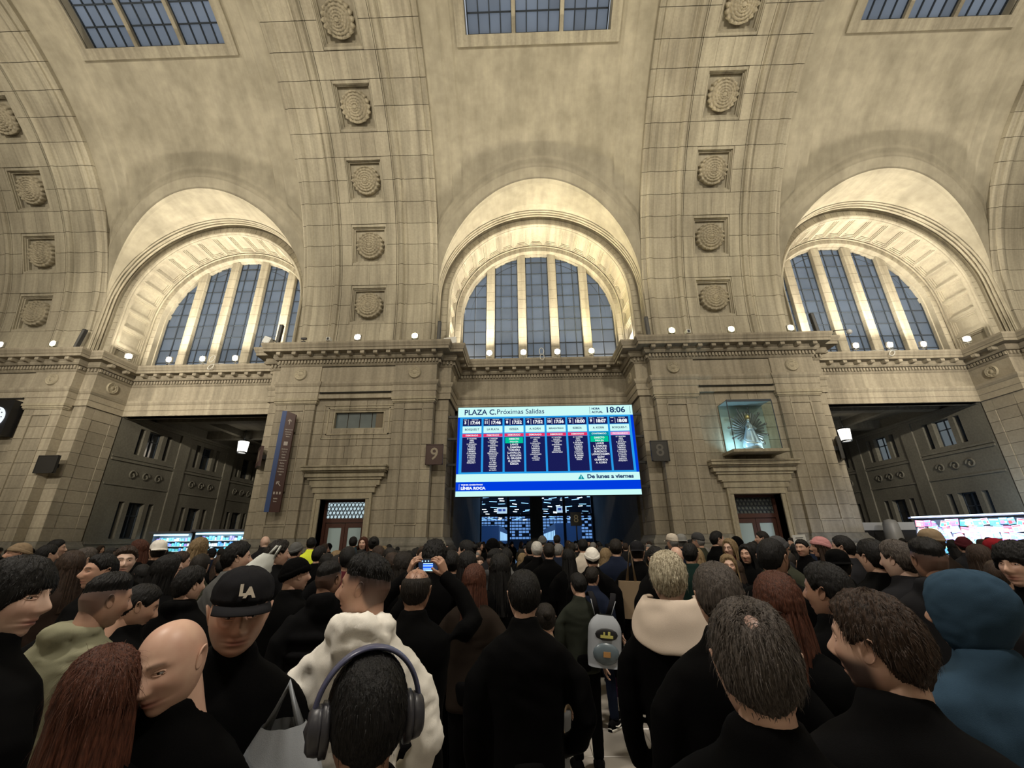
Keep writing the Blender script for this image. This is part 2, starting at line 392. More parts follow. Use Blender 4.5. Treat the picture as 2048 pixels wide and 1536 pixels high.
# ================================================================ ENTABLATURE
path = [(-44, 21)]
for k in (-3, -1, 1, 3):
    p = k*B/2
    path += [(p-4.9, 23.7), (p-4.9, 21.5), (p-4.2, 21.5), (p-4.2, 21.0), (p-2.1, 21.0), (p-2.1, 21.07), (p+2.1, 21.07), (p+2.1, 21.0), (p+4.2, 21.0), (p+4.2, 21.5), (p+4.9, 21.5), (p+4.9, 23.7)]
path = [(-1.5*B-15.2, 23.7)]+path[1:]+[(1.5*B+15.2, 23.7)]
sweep(path, [(-.45, 9.05), (.10, 9.05), (.10, 9.36), (.135, 9.39), (.135, 9.70), (.17, 9.73), (.23, 9.84), (.25, 9.95), (.09, 9.97)], 'trim_1', STONE, kind='structure')
sweep(path, [(.09, 9.97), (.09, 10.86)], 'trim_2', STONE, kind='structure')
path2 = [q for q in path if abs(q[1]-21.07) > .01]
sweep(path2, [(.09, 10.86), (.14, 10.90), (.19, 10.97), (.19, 11.19), (.34, 11.21), (.42, 11.32), (.42, 11.50), (.80, 11.52), (.80, 11.66), (.84, 11.69), (.86, 11.76), (.92, 11.88), (.92, 11.98), (-.6, 12.0)], 'trim_3', STONE, kind='structure')
corn = struct('trim_4')
_md = MB().box(-.11, .11, -.32, 0, -.14, .01).box(-.09, .09, -.27, 0, -.17, -.14).mesh('modillion', STONE)
dent = MB()
def along(a, b, step):
    a = Vector(a); b = Vector(b); L_ = (b-a).length; d = (b-a)/L_; n = max(1, round(L_/step)); return [(a+d*(L_*(i+.5)/n), d) for i in range(n)]
nm = 0
for i, (a, b) in enumerate(zip(path2, path2[1:])):
    if abs(a[0]) > 37 and abs(b[0]) > 37: continue
    d = (Vector(b)-Vector(a)).normalized(); nn = Vector((d.y, -d.x))
    e = .42; conv_a = -1 if i > 0 and (Vector(a)-Vector(path2[i-1])).normalized().cross(d) > 0 else 1
    A = Vector(a)-d*e*(1 if True else 0); Bq = Vector(b)+d*e
    L_ = (Vector(b)-Vector(a)).length
    prevd = (Vector(a)-Vector(path2[i-1])).normalized() if i > 0 else d
    nextd = (Vector(path2[i+2])-Vector(b)).normalized() if i+2 < len(path2) else d
    sa = .42 if prevd.cross(d) > 0 else (-.42-.34 if prevd.cross(d) < 0 else 0)     # outward corner grows the run, inner corner shortens it
    sb = .42 if d.cross(nextd) > 0 else (-.42-.34 if d.cross(nextd) < 0 else 0)
    A = Vector(a)-d*sa; Bq = Vector(b)+d*sb
    if (Bq-A).dot(d) > .5:
        for q, dd in along(A, Bq, .76):
            pos = q+nn*.42; obj('modillion', _md, corn, (pos.x, pos.y, 11.5), (0, 0, math.atan2(d.y, d.x)))
    sa = .19 if prevd.cross(d) > 0 else (-.30 if prevd.cross(d) < 0 else 0); sb = .19 if d.cross(nextd) > 0 else (-.30 if d.cross(nextd) < 0 else 0)
    A = Vector(a)-d*sa; Bq = Vector(b)+d*sb
    if (Bq-A).dot(d) > .2:
        for q, dd in along(A, Bq, .175):
            c0 = q+nn*.19; v = [c0+d*sx*.05+nn*sy for sy in (0, .10) for sx in (-1, 1)]
            vv = [(p.x, p.y, z) for z in (11.0, 11.17) for p in v]
            dent.add(vv, [(0, 2, 3, 1), (4, 5, 7, 6), (0, 1, 5, 4), (2, 6, 7, 3), (0, 4, 6, 2), (1, 3, 7, 5)])
o = dent.build('dentil_course', STONE, corn); o['kind'] = 'stuff'
for k in (-1, 0, 1): MB().box(k*B-5.3, k*B+5.3, 23.0, 24.8, 11.9, 11.985).build('cornice_ledge', STONE, corn)
for k in (-3, -1, 1, 3): MB().box(k*B/2-5.6, k*B/2+5.6, 20.75, 24.8, 11.9, 11.98).build('cornice_ledge', STONE, corn)

# ================================================================ VAULT RIBS
CEN = Vector((0, YC, ZC))
STEP = 4.6348; TH0 = 2.83
def arc(R, th): a = math.radians(th); return (R*math.cos(a), R*math.sin(a))
def rib_piece(prof, half, name, mat, nseg=3, g=.012):
    """curved stone: cross-section prof [(x,R)], spanning +-half degrees about the Y axis through the vault centre"""
    key = (name, tuple(prof), half)
    if key in _bc: return _bc[key]
    dg = math.degrees(g/15.); P = []
    for i in range(nseg+1):
        th = (-half+dg)+(2*(half-dg))*i/nseg
        P.append([(x, *arc(R, th)) for x, R in prof])
    mb = MB(); mb.grid([list(reversed(r)) for r in P], 0, False)
    n = len(prof)
    for r, fl in ((P[0], 0), (P[-1], 1)):     # ends: close towards the core
        b_ = len(mb.v); 
        th = (-half+dg) if fl == 0 else (half-dg)
        back = [(x, *arc(15.5, th)) for x, R in prof]
        mb.v += [tuple(q) for q in r]+back
        for i in range(n-1):
            q = (b_+i, b_+i+1, b_+n+i+1, b_+n+i); mb.f.append(q if fl else q[::-1]); mb.m.append(0); mb.sm.append(False)
    _bc[key] = mb.mesh(name, mat); return _bc[key]
def side_prof(s):
    p = [(1.64, 15.5), (1.64, 15.0), (1.69, 15.0), (1.71, 15.04), (1.75, 15.04), (1.79, 14.93), (1.90, 14.87), (2.0, 14.91), (2.06, 15.0), (2.09, 15.06), (2.14, 15.06), (2.18, 15.01), (2.24, 15.0), (2.32, 15.07), (3.30, 15.07), (3.36, 15.02), (3.48, 14.96), (3.62, 14.95), (3.74, 15.02), (3.76, 15.12), (3.94, 15.13), (4.02, 15.18), (4.02, 15.5)]
    return p if s > 0 else [(-x, R) for x, R in reversed(p)]
def rosette_big(r=.80):
    P = []
    nr = 30; na = 108
    def H(q, a):
        h = .30*(1-q*q*.55)                                # domed
        if q > .80: h = .30*(1-.36)+.13*math.sqrt(max(0, 1-((q-.90)/.10)**2))*(.35+.65*abs(math.cos(9*a)))-.05
        else:
            for q0, w_, amp, n in ((.70, .08, .10, 9), (.52, .08, .09, 8), (.36, .07, .08, 7), (.2, .07, .08, 5)):
                if abs(q-q0) < w_: h += amp*(1-abs(q-q0)/w_)*(.7+.3*math.cos(2*n*a+q0*9))
            if q < .1: h += .08
        return h
    for i in range(nr+1):
        q = max(.01, 1-i/nr)
        P.append([(q*r*(1+(.06*math.cos(18*2*PI*k/na) if q > .93 else 0))*math.cos(2*PI*k/na), -(0 if i == 0 else 1.25*H(q, 2*PI*k/na)), q*r*math.sin(2*PI*k/na)) for k in range(na)])
    return MB().grid([list(reversed(p)) for p in P], 0, True, closed_v=True).mesh('rosette', CARVE)
ROS = rosette_big()
def panel_piece():
    """two courses tall: a square panel with stepped recess, in the tangent frame (y=0 face, x, z)"""
    a0 = 1.04; hz = 15*math.radians(STEP)-.012
    def ring(hx, hz_, y): return [(-hx, y, -hz_), (hx, y, -hz_), (hx, y, hz_), (-hx, y, hz_)]
    rs = [ring(a0, hz, .3), ring(a0, hz, .0), ring(a0-.02, hz-.02, -.01), ring(.98, 1.06, 0.0), ring(.98, 1.06, .10), ring(.93, 1.00, .10), ring(.93, 1.00, .17), ring(.86, .93, .17), ring(.86, .93, .32), ring(.0, .0, .32)]
    mb = MB(); mb.grid([list(reversed(r)) for r in rs], 0, False, closed_v=True); return mb.mesh('rosette_panel', RIBST)
PANEL = panel_piece()
def make_rib(k):
    t = struct('ceiling_rib', (k*B/2, YC, ZC)); t['label'] = ['', 'vault rib with a column of rosettes'][0] or 'vault rib with rosettes'
    courses = [((-3.4+TH0)/2, (TH0+3.4)/2, -1)]+[(TH0+STEP*(j+.5), STEP/2, j) for j in range(16)]
    for th, half, j in courses:
        rx = (math.radians(th), 0, 0)
        for s in (-1, 1): obj('voussoir', rib_piece(side_prof(s), half, 'voussoir', RIBST), t, (0, 0, 0), rx)
        if j >= 0 and j % 3 < 2:
            for s in (-1, 1):
                pr = [(1.05, 15.5), (1.05, 15.0), (1.615, 15.0), (1.615, 15.5)]
                pr = pr if s > 0 else [(-x, R) for x, R in reversed(pr)]
                obj('voussoir', rib_piece(pr, half, 'voussoir_plain', RIBST), t, (0, 0, 0), rx)
            if j % 3 == 0:
                tc = TH0+STEP*(j+1); y, z = arc(15.0, tc)
                pp = obj('rosette_panel', PANEL, t, (0, y, z), (math.radians(tc), 0, 0))
                obj('rosette', ROS, pp, (0, .32, 0))
        else:
            n = 4 if j % 2 == 0 else 4
            for i in range(n):
                a = -1.615+3.23*i/n; b = a+3.23/n
                obj('voussoir', rib_piece([(a+.005, 15.5), (a+.005, 15.0), (b-.005, 15.0), (b-.005, 15.5)], half, 'voussoir_band%d' % i, RIBST), t, (0, 0, 0), rx)
    mb = MB(); P = []
    for i in range(61):
        th = -5+86*i/60; P.append([(x, *arc(R, th)) for x, R in [(4.0, 15.6), (4.0, 15.08+.2), (1.63, 15.2), (1.05, 15.2), (1.05, 15.45), (-1.05, 15.45), (-1.05, 15.2), (-1.63, 15.2), (-4.0, 15.28), (-4.0, 15.6)]])
    mb.grid(P, 0, False); mb.build('rib_core', MORTAR, t)
    # back of the rib side between the rib and the arch plane
    return t
for k in (-3, -1, 1, 3): make_rib(k)

# ================================================================ VAULT WEBS with lunette arches and skylights
AZ = 15.55; AR_ = 6.02
def web_R(x, th):
    y, z = arc(15.6, th); z += ZC
    r = math.hypot(x, max(0, z-AZ)) if z > AZ else abs(x)+0
    rr = math.hypot(x, z-AZ)
    R = 15.62
    q = rr-AR_-.25
    if z > AZ-1:
        if q < .55: R = 15.24
        elif q < .60: R = 15.24+.12*(q-.55)/.05
        elif q < .90: R = 15.36
        elif q < .94: R = 15.36+.10*(q-.90)/.04
        elif q < 2.0: R = 15.46+.16*math.sin((q-.94)/1.06*PI/2)
    if abs(x) > 4.42 and R > 15.5:
        e = (abs(x)-4.42); R = min(R, 15.62-.14*min(1, e/.05) - (.07 if e > .62 else 0))
    return R
def web_mesh():
    xs = sorted(set([round(v, 3) for v in list(np.linspace(-AR_, AR_, 110))+[-3.72, 3.72, -4.22, 4.22, -4.41, 4.41, -4.48, 4.48, -5.02, 5.02, -5.07, 5.07]]))
    TS, TT = 60.1, 80.0
    mb = MB(); cols = []
    def colpts(x, t0, t1, n):
        return [(x, *[c+q for c, q in zip(arc(web_R(x, t0+(t1-t0)*i/n), t0+(t1-t0)*i/n), (YC, ZC))]) for i in range(n+1)]
    def th_start(x):
        z = AZ+math.sqrt(max(0, AR_**2-x*x))
        return math.degrees(math.asin((z-ZC)/15.24))
    N1 = 90
    P = [colpts(x, th_start(x), TS, N1) for x in xs]
    mb.grid(P, 0, True)
    for lo, hi in ((-9, -3.719), (3.719, 9)):
        xx = [x for x in xs if lo <= x <= hi]; mb.grid([colpts(x, TS, TT, 30) for x in xx], 0, True)
    # skylight reveal
    for x in (-3.72, 3.72):
        g = [[(x, *[c+q for c, q in zip(arc(R, TS+(TT-TS)*i/20), (YC, ZC))]) for R in (15.6, 16.3)] for i in range(21)]
        if x > 0: g = g[::-1]
        mb.grid(g, 0, False)
    mb.grid([[(x, *[c+q for c, q in zip(arc(R, TS), (YC, ZC))]) for R in (15.6, 16.3)] for x in (-3.72, 3.72)], 0, False)
    return mb.mesh('vault_web', PLAST)
WEB = web_mesh()
ceil = struct('ceiling')
for k in (-1, 0, 1): obj('vault_web', WEB, ceil, (k*B, 0, 0))
# rest of the hall: far half of the vault, wall behind the photographer, ends
def shell():
    mb = MB(); P = []
    for i in range(41):
        th = 79.5+(184-79.5)*i/40; y, z = arc(15.4, th); P.append([(-1.5*B-16, y+YC, z+ZC), (1.5*B+16, y+YC, z+ZC)])
    mb.grid(P, 0, False)
    for s in (-1, 1):                       # webs of the outermost bays, past the frame
        x0, x1 = sorted((s*(1.5*B+3.9), s*(1.5*B+16))); P = []
        for i in range(31): th = -4+84*i/30; y, z = arc(15.5, th); P.append([(x0, y+YC, z+ZC), (x1, y+YC, z+ZC)])
        mb.grid(P, 0, False)
    mb.build('vault_shell', PLAST, ceil)
    b = MB(); b.box(-46, 46, -9.3, -9.1, 0, 14.5)
    b.build('wall_front', STONE, kind='structure')
    b = MB(); b.box(-46.3, -46, -9.3, 24, 0, 30); b.build('wall_left', STONE, kind='structure')
    b = MB(); b.box(46, 46.3, -9.3, 24, 0, 30); b.build('wall_right', STONE, kind='structure')
shell()
bk = MB()
for s in (-1, 1): x0, x1 = sorted((s*(1.5*B+4.9), s*46)); bk.box(x0, x1, 23.7, 24, 0, 30)
bk.build('wall_back', STONE, kind='structure')

# skylights
def skylight(n, k):
    t = struct('window_%d' % n, (k*B, YC, ZC)); TS, TT = 60.1, 80
    fr = MB(); tn = math.radians(1)
    def run(x0, x1, R0, R1, a, b, n_=14):
        P = [[(x0, *arc(R1, a+(b-a)*i/n_)), (x0, *arc(R0, a+(b-a)*i/n_)), (x1, *arc(R0, a+(b-a)*i/n_)), (x1, *arc(R1, a+(b-a)*i/n_))] for i in range(n_+1)]
        fr.grid(P, 0, False)
        for j, rv in ((0, 1), (-1, 0)):
            q = P[j]; fr.quad(*(q if not rv else q[::-1]))
    run(-4.22, -3.72, 15.50, 15.65, 58.35, TT); run(3.72, 4.22, 15.50, 15.65, 58.35, TT); run(-3.72, 3.72, 15.50, 15.65, 58.35, 60.15, 3)
    fr.build('skylight_frame', RIBST, t)
    for x in (-1.24, 1.24):
        fr = MB(); run(x-.1, x+.1, 15.86, 16.2, TS, TT); fr.build('mullion', RIBST, t)
    fr = MB(); Rg = 16.12
    nrow = 6; dth = (78.6-TS)/nrow; lw = 2.28
    for li, xc in enumerate((-2.48, 0, 2.48)):
        for c in range(5):
            x = xc-lw/2+lw*c/4; run(x-.025, x+.025, 16.04, 16.14, TS, TT)
        for r in range(nrow+1): run(xc-lw/2, xc+lw/2, 16.03, 16.14, TS+dth*r-.13, TS+dth*r+.13, 1)
    o = fr.build('glazing_bars', IRON, t)
    for li, xc in enumerate((-2.48, 0, 2.48)):
        for c in range(4):
            for r in range(nrow):
                x0 = xc-lw/2+lw*c/4+.02; x1 = x0+lw/4-.04; a0 = TS+dth*r; a1 = a0+dth
                key = ('skp', c, li)
                if r == 0:
                    hh = 16.1*math.radians(dth)/2-.02
                    _bc[key] = MB().quad((x0, 0, -hh), (x0, 0, hh), (x1, 0, hh), (x1, 0, -hh)).mesh('pane', SKYPANE)
                y, z = arc(Rg, (a0+a1)/2)
                obj('pane', _bc[key], t, (0, y, z), (math.radians((a0+a1)/2), 0, 0))
    # roof structure beyond the glass, dark, so that only the panes give daylight
skylight(4, -1); skylight(5, 0); skylight(6, 1)

# ================================================================ ARCHED BAYS
def arch_pts(r, n=48, z0=12.0, nl=4):
    """open arch: left leg up, round, right leg down; returns (x, z)"""
    p = [(-r, z0+(AZ-z0)*i/nl) for i in range(nl)]
    p += [(-r*math.cos(PI*i/n), AZ+r*math.sin(PI*i/n)) for i in range(n+1)]
    return p+[(r, AZ-(AZ-z0)*(i+1)/nl) for i in range(nl)]
def arch_sweep(prof, mat, name, parent, z0=12.0):
    rows = [arch_pts(r, z0=z0) for r, y in prof]
    P = [[(x, y, z) for x, z in row] for row, (r, y) in zip(rows, prof)]
    return MB().grid(P, 0, False).build(name, mat, parent)
_vs = {}
def vouss(r0, r1, y, da, mat, depth=.18, g=.008):
    """one arch stone centred on the vertical through the arch centre, front face at y"""
    k = (r0, r1, da, mat.name)
    if k in _vs: return _vs[k]
    mb = MB(); fr, bk_ = [], []
    for r in (r0+g*.5, r1-g*.5):
        h = da/2-g/r
        for i in range(3): a = -h+2*h*i/2; fr.append((r*math.sin(a), 0, r*math.cos(a)))
    v = fr+[(x, depth, z) for x, _, z in fr]
    f = [(0, 1, 4, 3), (1, 2, 5, 4), (0, 6, 7, 1), (1, 7, 8, 2), (3, 4, 10, 9), (4, 5, 11, 10), (0, 3, 9, 6), (2, 8, 11, 5)]
    mb.add(v, f); _vs[k] = mb.mesh('arch_stone', mat); return _vs[k]
def coffer_mesh():
    a = .50; b = .86
    def ring(u, v_, d): return [(-u, -v_, d), (u, -v_, d), (u, v_, d), (-u, v_, d)]
    rs = [ring(a, b+.06, 0), ring(.43, .78, 0), ring(.43, .78, .05), ring(.36, .70, .05), ring(.36, .70, .10), ring(.29, .62, .10), ring(.29, .62, .15), ring(0, 0, .15)]
    # local z outward (away from the arch axis), local y = depth of the soffit, local x = along the arch
    return MB().grid(rs, 0, False, closed_v=True).mesh('coffer', RIBST)
COFF = coffer_mesh()
MULB = {}
def bay(k, n, label):
    X0 = k*B
    t = struct('arch_surround', (X0, 0, 0))
    # reveal between the vault and the back arch
    rows = []
    pts = arch_pts(AR_, 64)
    def yv(z): return YC+math.sqrt(max(0, 15.24**2-(z-ZC)**2))-.02 if z > AZ-.01 else YC+15.3
    for f in (0, .05, .1, .55, .6, .65, .8, .85, .88, 1.0):
        bulge = {.05: .0, .1: .03, .6: .03, .65: .0, .85: .05, .88: .0}.get(f, 0)
        row = []
        for x, z in pts:
            y0 = yv(z) if z > AZ else 21.2
            y = y0+(22.0-y0)*f; s_ = 1-bulge/AR_
            row.append((x*s_, y, AZ+(z-AZ)*s_ if z > AZ else z))
        rows.append(row)
    MB().grid(rows, 0, False).build('arch_reveal', PLAST, t)
    for yy, hh in ((21.25, .03), (21.42, .05), (21.62, .06)): arch_sweep([(5.99, yy), (5.99-hh, yy+.02), (5.99-hh, yy+.07), (5.97-hh, yy+.10), (5.99, yy+.13)], PLAST, 'arch_moulding', t)
    arch_sweep([(6.2, 21.99), (5.98, 21.86), (5.94, 21.90), (5.93, 22.01), (5.4, 22.10)], RIBST, 'arch_backing', t)
    # two rings of arch stones
    for r0, r1, y, N in ((5.52, 5.92, 22.0, 44), (5.0, 5.34, 24.0, 44)):
        da = PI/N
        for i in range(N):
            a = -PI/2+da*(i+.5)
            obj('arch_stone', vouss(r0, r1, y, da, RIBST), t, (0, y, AZ), (0, a, 0))
        for s in (-1, 1):
            for j in range(7):
                z0 = 12+(AZ-12)*j/7; x0, x1 = sorted((s*r0, s*r1)); block(t, x0, x1, z0, z0+(AZ-12)/7, y, RIBST, .18, name='arch_stone')
    arch_sweep([(5.55, 22.03), (5.53, 21.94), (5.48, 21.90), (5.42, 21.94), (5.40, 22.02), (5.36, 22.04), (5.36, 22.1)], RIBST, 'arch_moulding', t)
    arch_sweep([(5.6, 22.08), (5.53, 22.08), (5.53, 23.99), (5.33, 24.0)], MORTAR, 'soffit_backing', t)
    arch_sweep([(5.37, 23.93), (5.33, 23.86), (5.28, 23.86), (5.27, 23.93), (5.33, 24.01)], RIBST, 'arch_moulding', t)
    N = 17; R = 5.37
    for i in range(N):
        a = -PI/2+PI*(i+.5)/N
        obj('coffer', COFF, t, (R*math.sin(a), 23.0, AZ+R*math.cos(a)), (0, a, 0), scale=(PI*R/N/1.0, 1, 1))
    for s in (-1, 1):
        for j in range(3): obj('coffer', COFF, t, (s*R, 23.0, 12+(AZ-12)*(j+.5)/3), (0, s*PI/2, 0), scale=((AZ-12)/3, 1, 1))
    arch_sweep([(5.34, 24.05), (5.02, 24.05), (5.02, 24.75)], MORTAR, 'jamb_backing', t)
    arch_sweep([(5.01, 24.01), (4.995, 24.02), (4.99, 24.35), (4.93, 24.37), (4.93, 24.7)], RIBST, 'window_reveal', t)
    # window
    w_ = struct('window_%d' % n, (X0, 24.6, 0)); R = 4.93; pitch = 2.077; mw = .27
    xs = [-1.5*pitch, -.5*pitch, .5*pitch, 1.5*pitch]
    for x in xs:
        top = AZ+math.sqrt(R*R-(abs(x)-mw)**2); mt = obj('mullion', MB().box(x-mw+.02, x+mw-.02, -.28, .12, 12, top).mesh('mullion_core', MORTAR), w_)
        nb = int((top-12)/.66); h = (top-12)/nb
        for j in range(nb):
            if (h, 'm') not in MULB: MULB[(h, 'm')] = MB().add([(-.27, .02, -h/2+.008), (-.25, 0, -h/2+.008), (.25, 0, -h/2+.008), (.27, .02, -h/2+.008), (.27, .4, -h/2+.008), (-.27, .4, -h/2+.008), (-.27, .02, h/2-.008), (-.25, 0, h/2-.008), (.25, 0, h/2-.008), (.27, .02, h/2-.008), (.27, .4, h/2-.008), (-.27, .4, h/2-.008)], [(0, 1, 7, 6), (1, 2, 8, 7), (2, 3, 9, 8), (3, 4, 10, 9), (5, 0, 6, 11)]).mesh('stone_block', RIBST)
            obj('stone_block', MULB[(h, 'm')], mt, (x, -.32, 12+h*(j+.5)))
    edges = [(-R, xs[0]-mw)]+[(xs[i]+mw, xs[i+1]-mw) for i in range(3)]+[(xs[3]+mw, R)]
    bars = MB(); key = 'panes'
    if key not in _vs:
        _vs[key] = []
        for li, (a, b) in enumerate(edges):
            wd = b-a; cx_ = [a, a+wd*.27, b-wd*.27, b] if 0 < li < 4 else ([a, a+wd*.52, b] if li == 0 else [a, a+wd*.48, b])
            cuts = []
            for c0, c1 in zip(cx_, cx_[1:]):
                z = 12.05
                while z < AZ+R:
                    z1 = z+.88
                    tp = [AZ+math.sqrt(max(0, (R-.02)**2-(c0+(c1-c0)*i/6)**2)) for i in range(7)]
                    if max(tp) <= z+.02: break
                    pl = [(c0+.02, z+.02), (c1-.02, z+.02)]+[(min(max(c0+(c1-c0)*i/6, c0+.02), c1-.02), max(z+.02, min(z1-.02, tp[i]))) for i in range(6, -1, -1)]
                    mb = MB().add([(x, 0, zz) for x, zz in pl], [tuple(range(len(pl)))]); _vs[key].append((mb.mesh('pane', PANE)))
                    z = z1
    for me in _vs[key]: obj('pane', me, w_)
    for li, (a, b) in enumerate(edges):
        wd = b-a; cx_ = [a+.03, a+wd*.27, b-wd*.27, b-.03] if 0 < li < 4 else [a+.03, a+wd*.5, b-.03]
        for x in cx_:
            top = AZ+math.sqrt(max(.01, R*R-x*x))
            if top > 12.2: bars.box(x-.025, x+.025, -.05, .03, 12.0, top)
        z = 12.05
        while z < AZ+R:
            if z > AZ:
                hw = math.sqrt(max(0, R*R-(z-AZ)**2)); a2, b2 = max(a, -hw), min(b, hw)
            else: a2, b2 = a, b
            if b2-a2 > .05: bars.box(a2, b2, -.05, .03, z-.025, z+.025)
            z += .88
        # curved bar following the head of the window
        for i in range(40):
            def q(i): an = PI*i/40; return (-(R-.45)*math.cos(an), AZ+(R-.45)*math.sin(an))
            (x0, z0), (x1, z1) = q(i), q(i+1)
            if a < (x0+x1)/2 < b: bars.add([(x0, -.05, z0-.025), (x1, -.05, z1-.025), (x1, -.05, z1+.03), (x0, -.05, z0+.03)], [(0, 1, 2, 3)])
    bars.build('glazing_bars', IRON, w_)
bay(-1, 1, 'left'); bay(0, 2, 'centre'); bay(1, 3, 'right')
# ================================================================ PASSAGES behind the arches
DW = plain('dark_window_glass', (.012, .016, .022), .15, spec=.6)
LW = emit('lit_window_glass', (.22, .26, .28), .45)
def side_wall(name, x, s, groups, lit, bays):
    """wall in the plane x, facing s (+1 = +X); groups of three windows"""
    t = obj(name, None, None, (x, 0, 0), kind='structure')
    holes = []; wins = []
    for gy in groups:
        for (z0, z1) in ((7.08, 8.70), (2.2, 4.28)):
            for a, b in ((gy-.55, gy+.55), (gy-1.25, gy-.87), (gy+.87, gy+1.25)): holes.append((a, b, z0, z1)); wins.append((a, b, z0, z1))
    mb = MB(); ys = sorted(set([23.7, 40]+[h[0] for h in holes]+[h[1] for h in holes])); zs = sorted(set([0, 12]+[h[2] for h in holes]+[h[3] for h in holes]))
    for i in range(len(ys)-1):
        for j in range(len(zs)-1):
            a, b, c, d = ys[i], ys[i+1], zs[j], zs[j+1]
            if any(h[0] <= a and b <= h[1] and h[2] <= c and d <= h[3] for h in holes): continue
            mb.quad((0, a, c), (0, b, c), (0, b, d), (0, a, d))
    for a, b, c, d in holes:
        q = -.35*s
        mb.quad((0, a, c), (q, a, c), (q, a, d), (0, a, d)); mb.quad((0, b, c), (q, b, c), (q, b, d), (0, b, d)); mb.quad((0, a, c), (0, b, c), (q, b, c), (q, a, c)); mb.quad((0, a, d), (0, b, d), (q, b, d), (q, a, d))
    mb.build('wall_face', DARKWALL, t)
    for a, b, c, d in wins:
        islit = lit and c > 5 and b-a > .9
        wt = obj('window', None, t, (-.30*s, 0, 0)); f = MB()
        for p in ((a, a+.06, c, d), (b-.06, b, c, d), (a, b, c, c+.06), (a, b, d-.06, d), (a, b, c+(d-c)*.62, c+(d-c)*.62+.06)): f.box(-.03, .03, *p)
        if b-a > .9: f.box(-.03, .03, (a+b)/2-.03, (a+b)/2+.03, c, d)
        f.build('window_frame', IRON, wt); MB().quad((-.02*s, a, c), (-.02*s, b, c), (-.02*s, b, d), (-.02*s, a, d)).build('pane', LW if islit else DW, wt)
    tr = MB()
    for z, h, o_ in ((5.15, .10, .06), (6.55, .12, .08), (6.75, .1, .05), (9.0, .14, .12), (9.14, .14, .22), (1.9, .15, .06)):
        a, b = sorted((0, o_*s)); tr.box(a, b, 23.8, 40, z, z+h)
    for gy in bays:
        a, b = sorted((0, .10*s)); tr.box(a, b, gy-.45, gy+.45, 1.9, 9)
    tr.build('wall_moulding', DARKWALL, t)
    scr = MB()
    pts = [(.05*s, .30*(1-i/26)*math.cos(.4*i), .30*(1-i/26)*math.sin(.4*i)) for i in range(20)]
    me = MB().tube(pts, [.05]*20, 6).mesh('scroll_relief', DARKWALL)
    for gy in groups:
        for dy in (-.95, 0, .95): obj('scroll_relief', me, t, (0, gy+dy, 5.85))
    return t
GR = (26.4, 31.25, 36.05)
side_wall('wall_passage_left', -B-5.08, 1, GR, False, (28.85, 33.7, 38.4))
side_wall('wall_passage_right', B+5.08, -1, GR, True, (28.85, 33.7, 38.4))
pl = MB()
for k in (-1, 0, 1):
    for s in (-1, 1):
        x0, x1 = sorted((k*B+s*5.08, k*B+s*5.3))
        if (k, s) not in ((-1, -1), (1, 1)): pl.box(x0, x1, 24.2, 40, 0, 12)
for k in (-1, 1): pl.box(k*B-5.3, k*B+5.3, 40, 40.3, 0, 12)
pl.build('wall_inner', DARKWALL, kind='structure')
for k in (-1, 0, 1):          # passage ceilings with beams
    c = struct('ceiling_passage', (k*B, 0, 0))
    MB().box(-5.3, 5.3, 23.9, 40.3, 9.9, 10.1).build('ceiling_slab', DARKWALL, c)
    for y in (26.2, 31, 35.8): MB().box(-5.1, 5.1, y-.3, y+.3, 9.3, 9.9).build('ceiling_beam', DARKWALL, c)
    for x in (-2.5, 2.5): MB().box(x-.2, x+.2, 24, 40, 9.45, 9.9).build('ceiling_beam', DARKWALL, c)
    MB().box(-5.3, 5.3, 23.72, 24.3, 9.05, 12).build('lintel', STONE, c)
# ---------------------------------------------------------------- platform hall seen through the middle archway
PF = struct('wall_glazed', (0, 39.6, 0)); g = MB()
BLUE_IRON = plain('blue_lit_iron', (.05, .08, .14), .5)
for x in (-5.08, -2.55, 2.45, 5.0): g.box(x-.12, x+.12, -.1, .1, 0, 9.3)
g.box(-5.1, 5.1, -.12, .12, 3.9, 4.1); g.box(-5.1, 5.1, -.12, .12, 6.3, 6.5)
g.build('glazing_frame', BLUE_IRON, PF)
MB().box(-.62, .50, -.4, .4, 0, 9.5).build('column', DARKWALL, PF)
TUBE = emit('blue_white_tube', (.25, .55, 1.0), 2.2); TUBE2 = emit('pale_tube', (.65, .85, 1.0), 3.5)
BLW = plain('shed_roof', (.05, .07, .12), .5); BLG = emit('lit_far_windows', (.16, .36, .80), .8)
shed = struct('ceiling_shed'); g = MB()
for i in range(14):
    y = 44+i*3.6; g.box(-14, 14, y-.12, y+.12, 8.4, 8.9)
    for j in range(13): x = -13+j*2.1; g.box(x-.05, x+.05, y-.05, y+1.8, 8.9, 9.6)
g.box(-16, 16, 40.3, 96, 9.6, 9.8)
g.build('roof_truss', BLW, shed)
random.seed(11)
tm = MB().box(-.55, .55, -.05, .05, -.04, .04).mesh('tube_lamp', TUBE); tm2 = MB().box(-.35, .35, -.05, .05, -.05, .05).mesh('tube_lamp', TUBE2)
cnt = 0
for i in range(15):
    for j in range(16):
        if random.random() < .22: continue
        y = 43+i*3.5; x = -13+j*1.75+random.uniform(-.4, .4)
        obj('tube_lamp', tm if random.random() < .72 else tm2, shed, (x, y, 8.3-.16*i+random.uniform(-.15, .15)), (0, random.uniform(-.15, .15), random.uniform(-.2, .2)))
        cnt += 1
fw = struct('wall_far', (0, 96, 0)); MB().box(-18, 18, 0, .3, 0, 9.7).build('wall_face', BLW, fw)
g = MB()
for i in range(44):
    for j in range(8):
        if random.random() < .16: continue
        x = -16.5+i*.75; z = 2.2+j*.62; g.quad((x, -.02, z), (x+.62, -.02, z), (x+.62, -.02, z+.42), (x, -.02, z+.42))
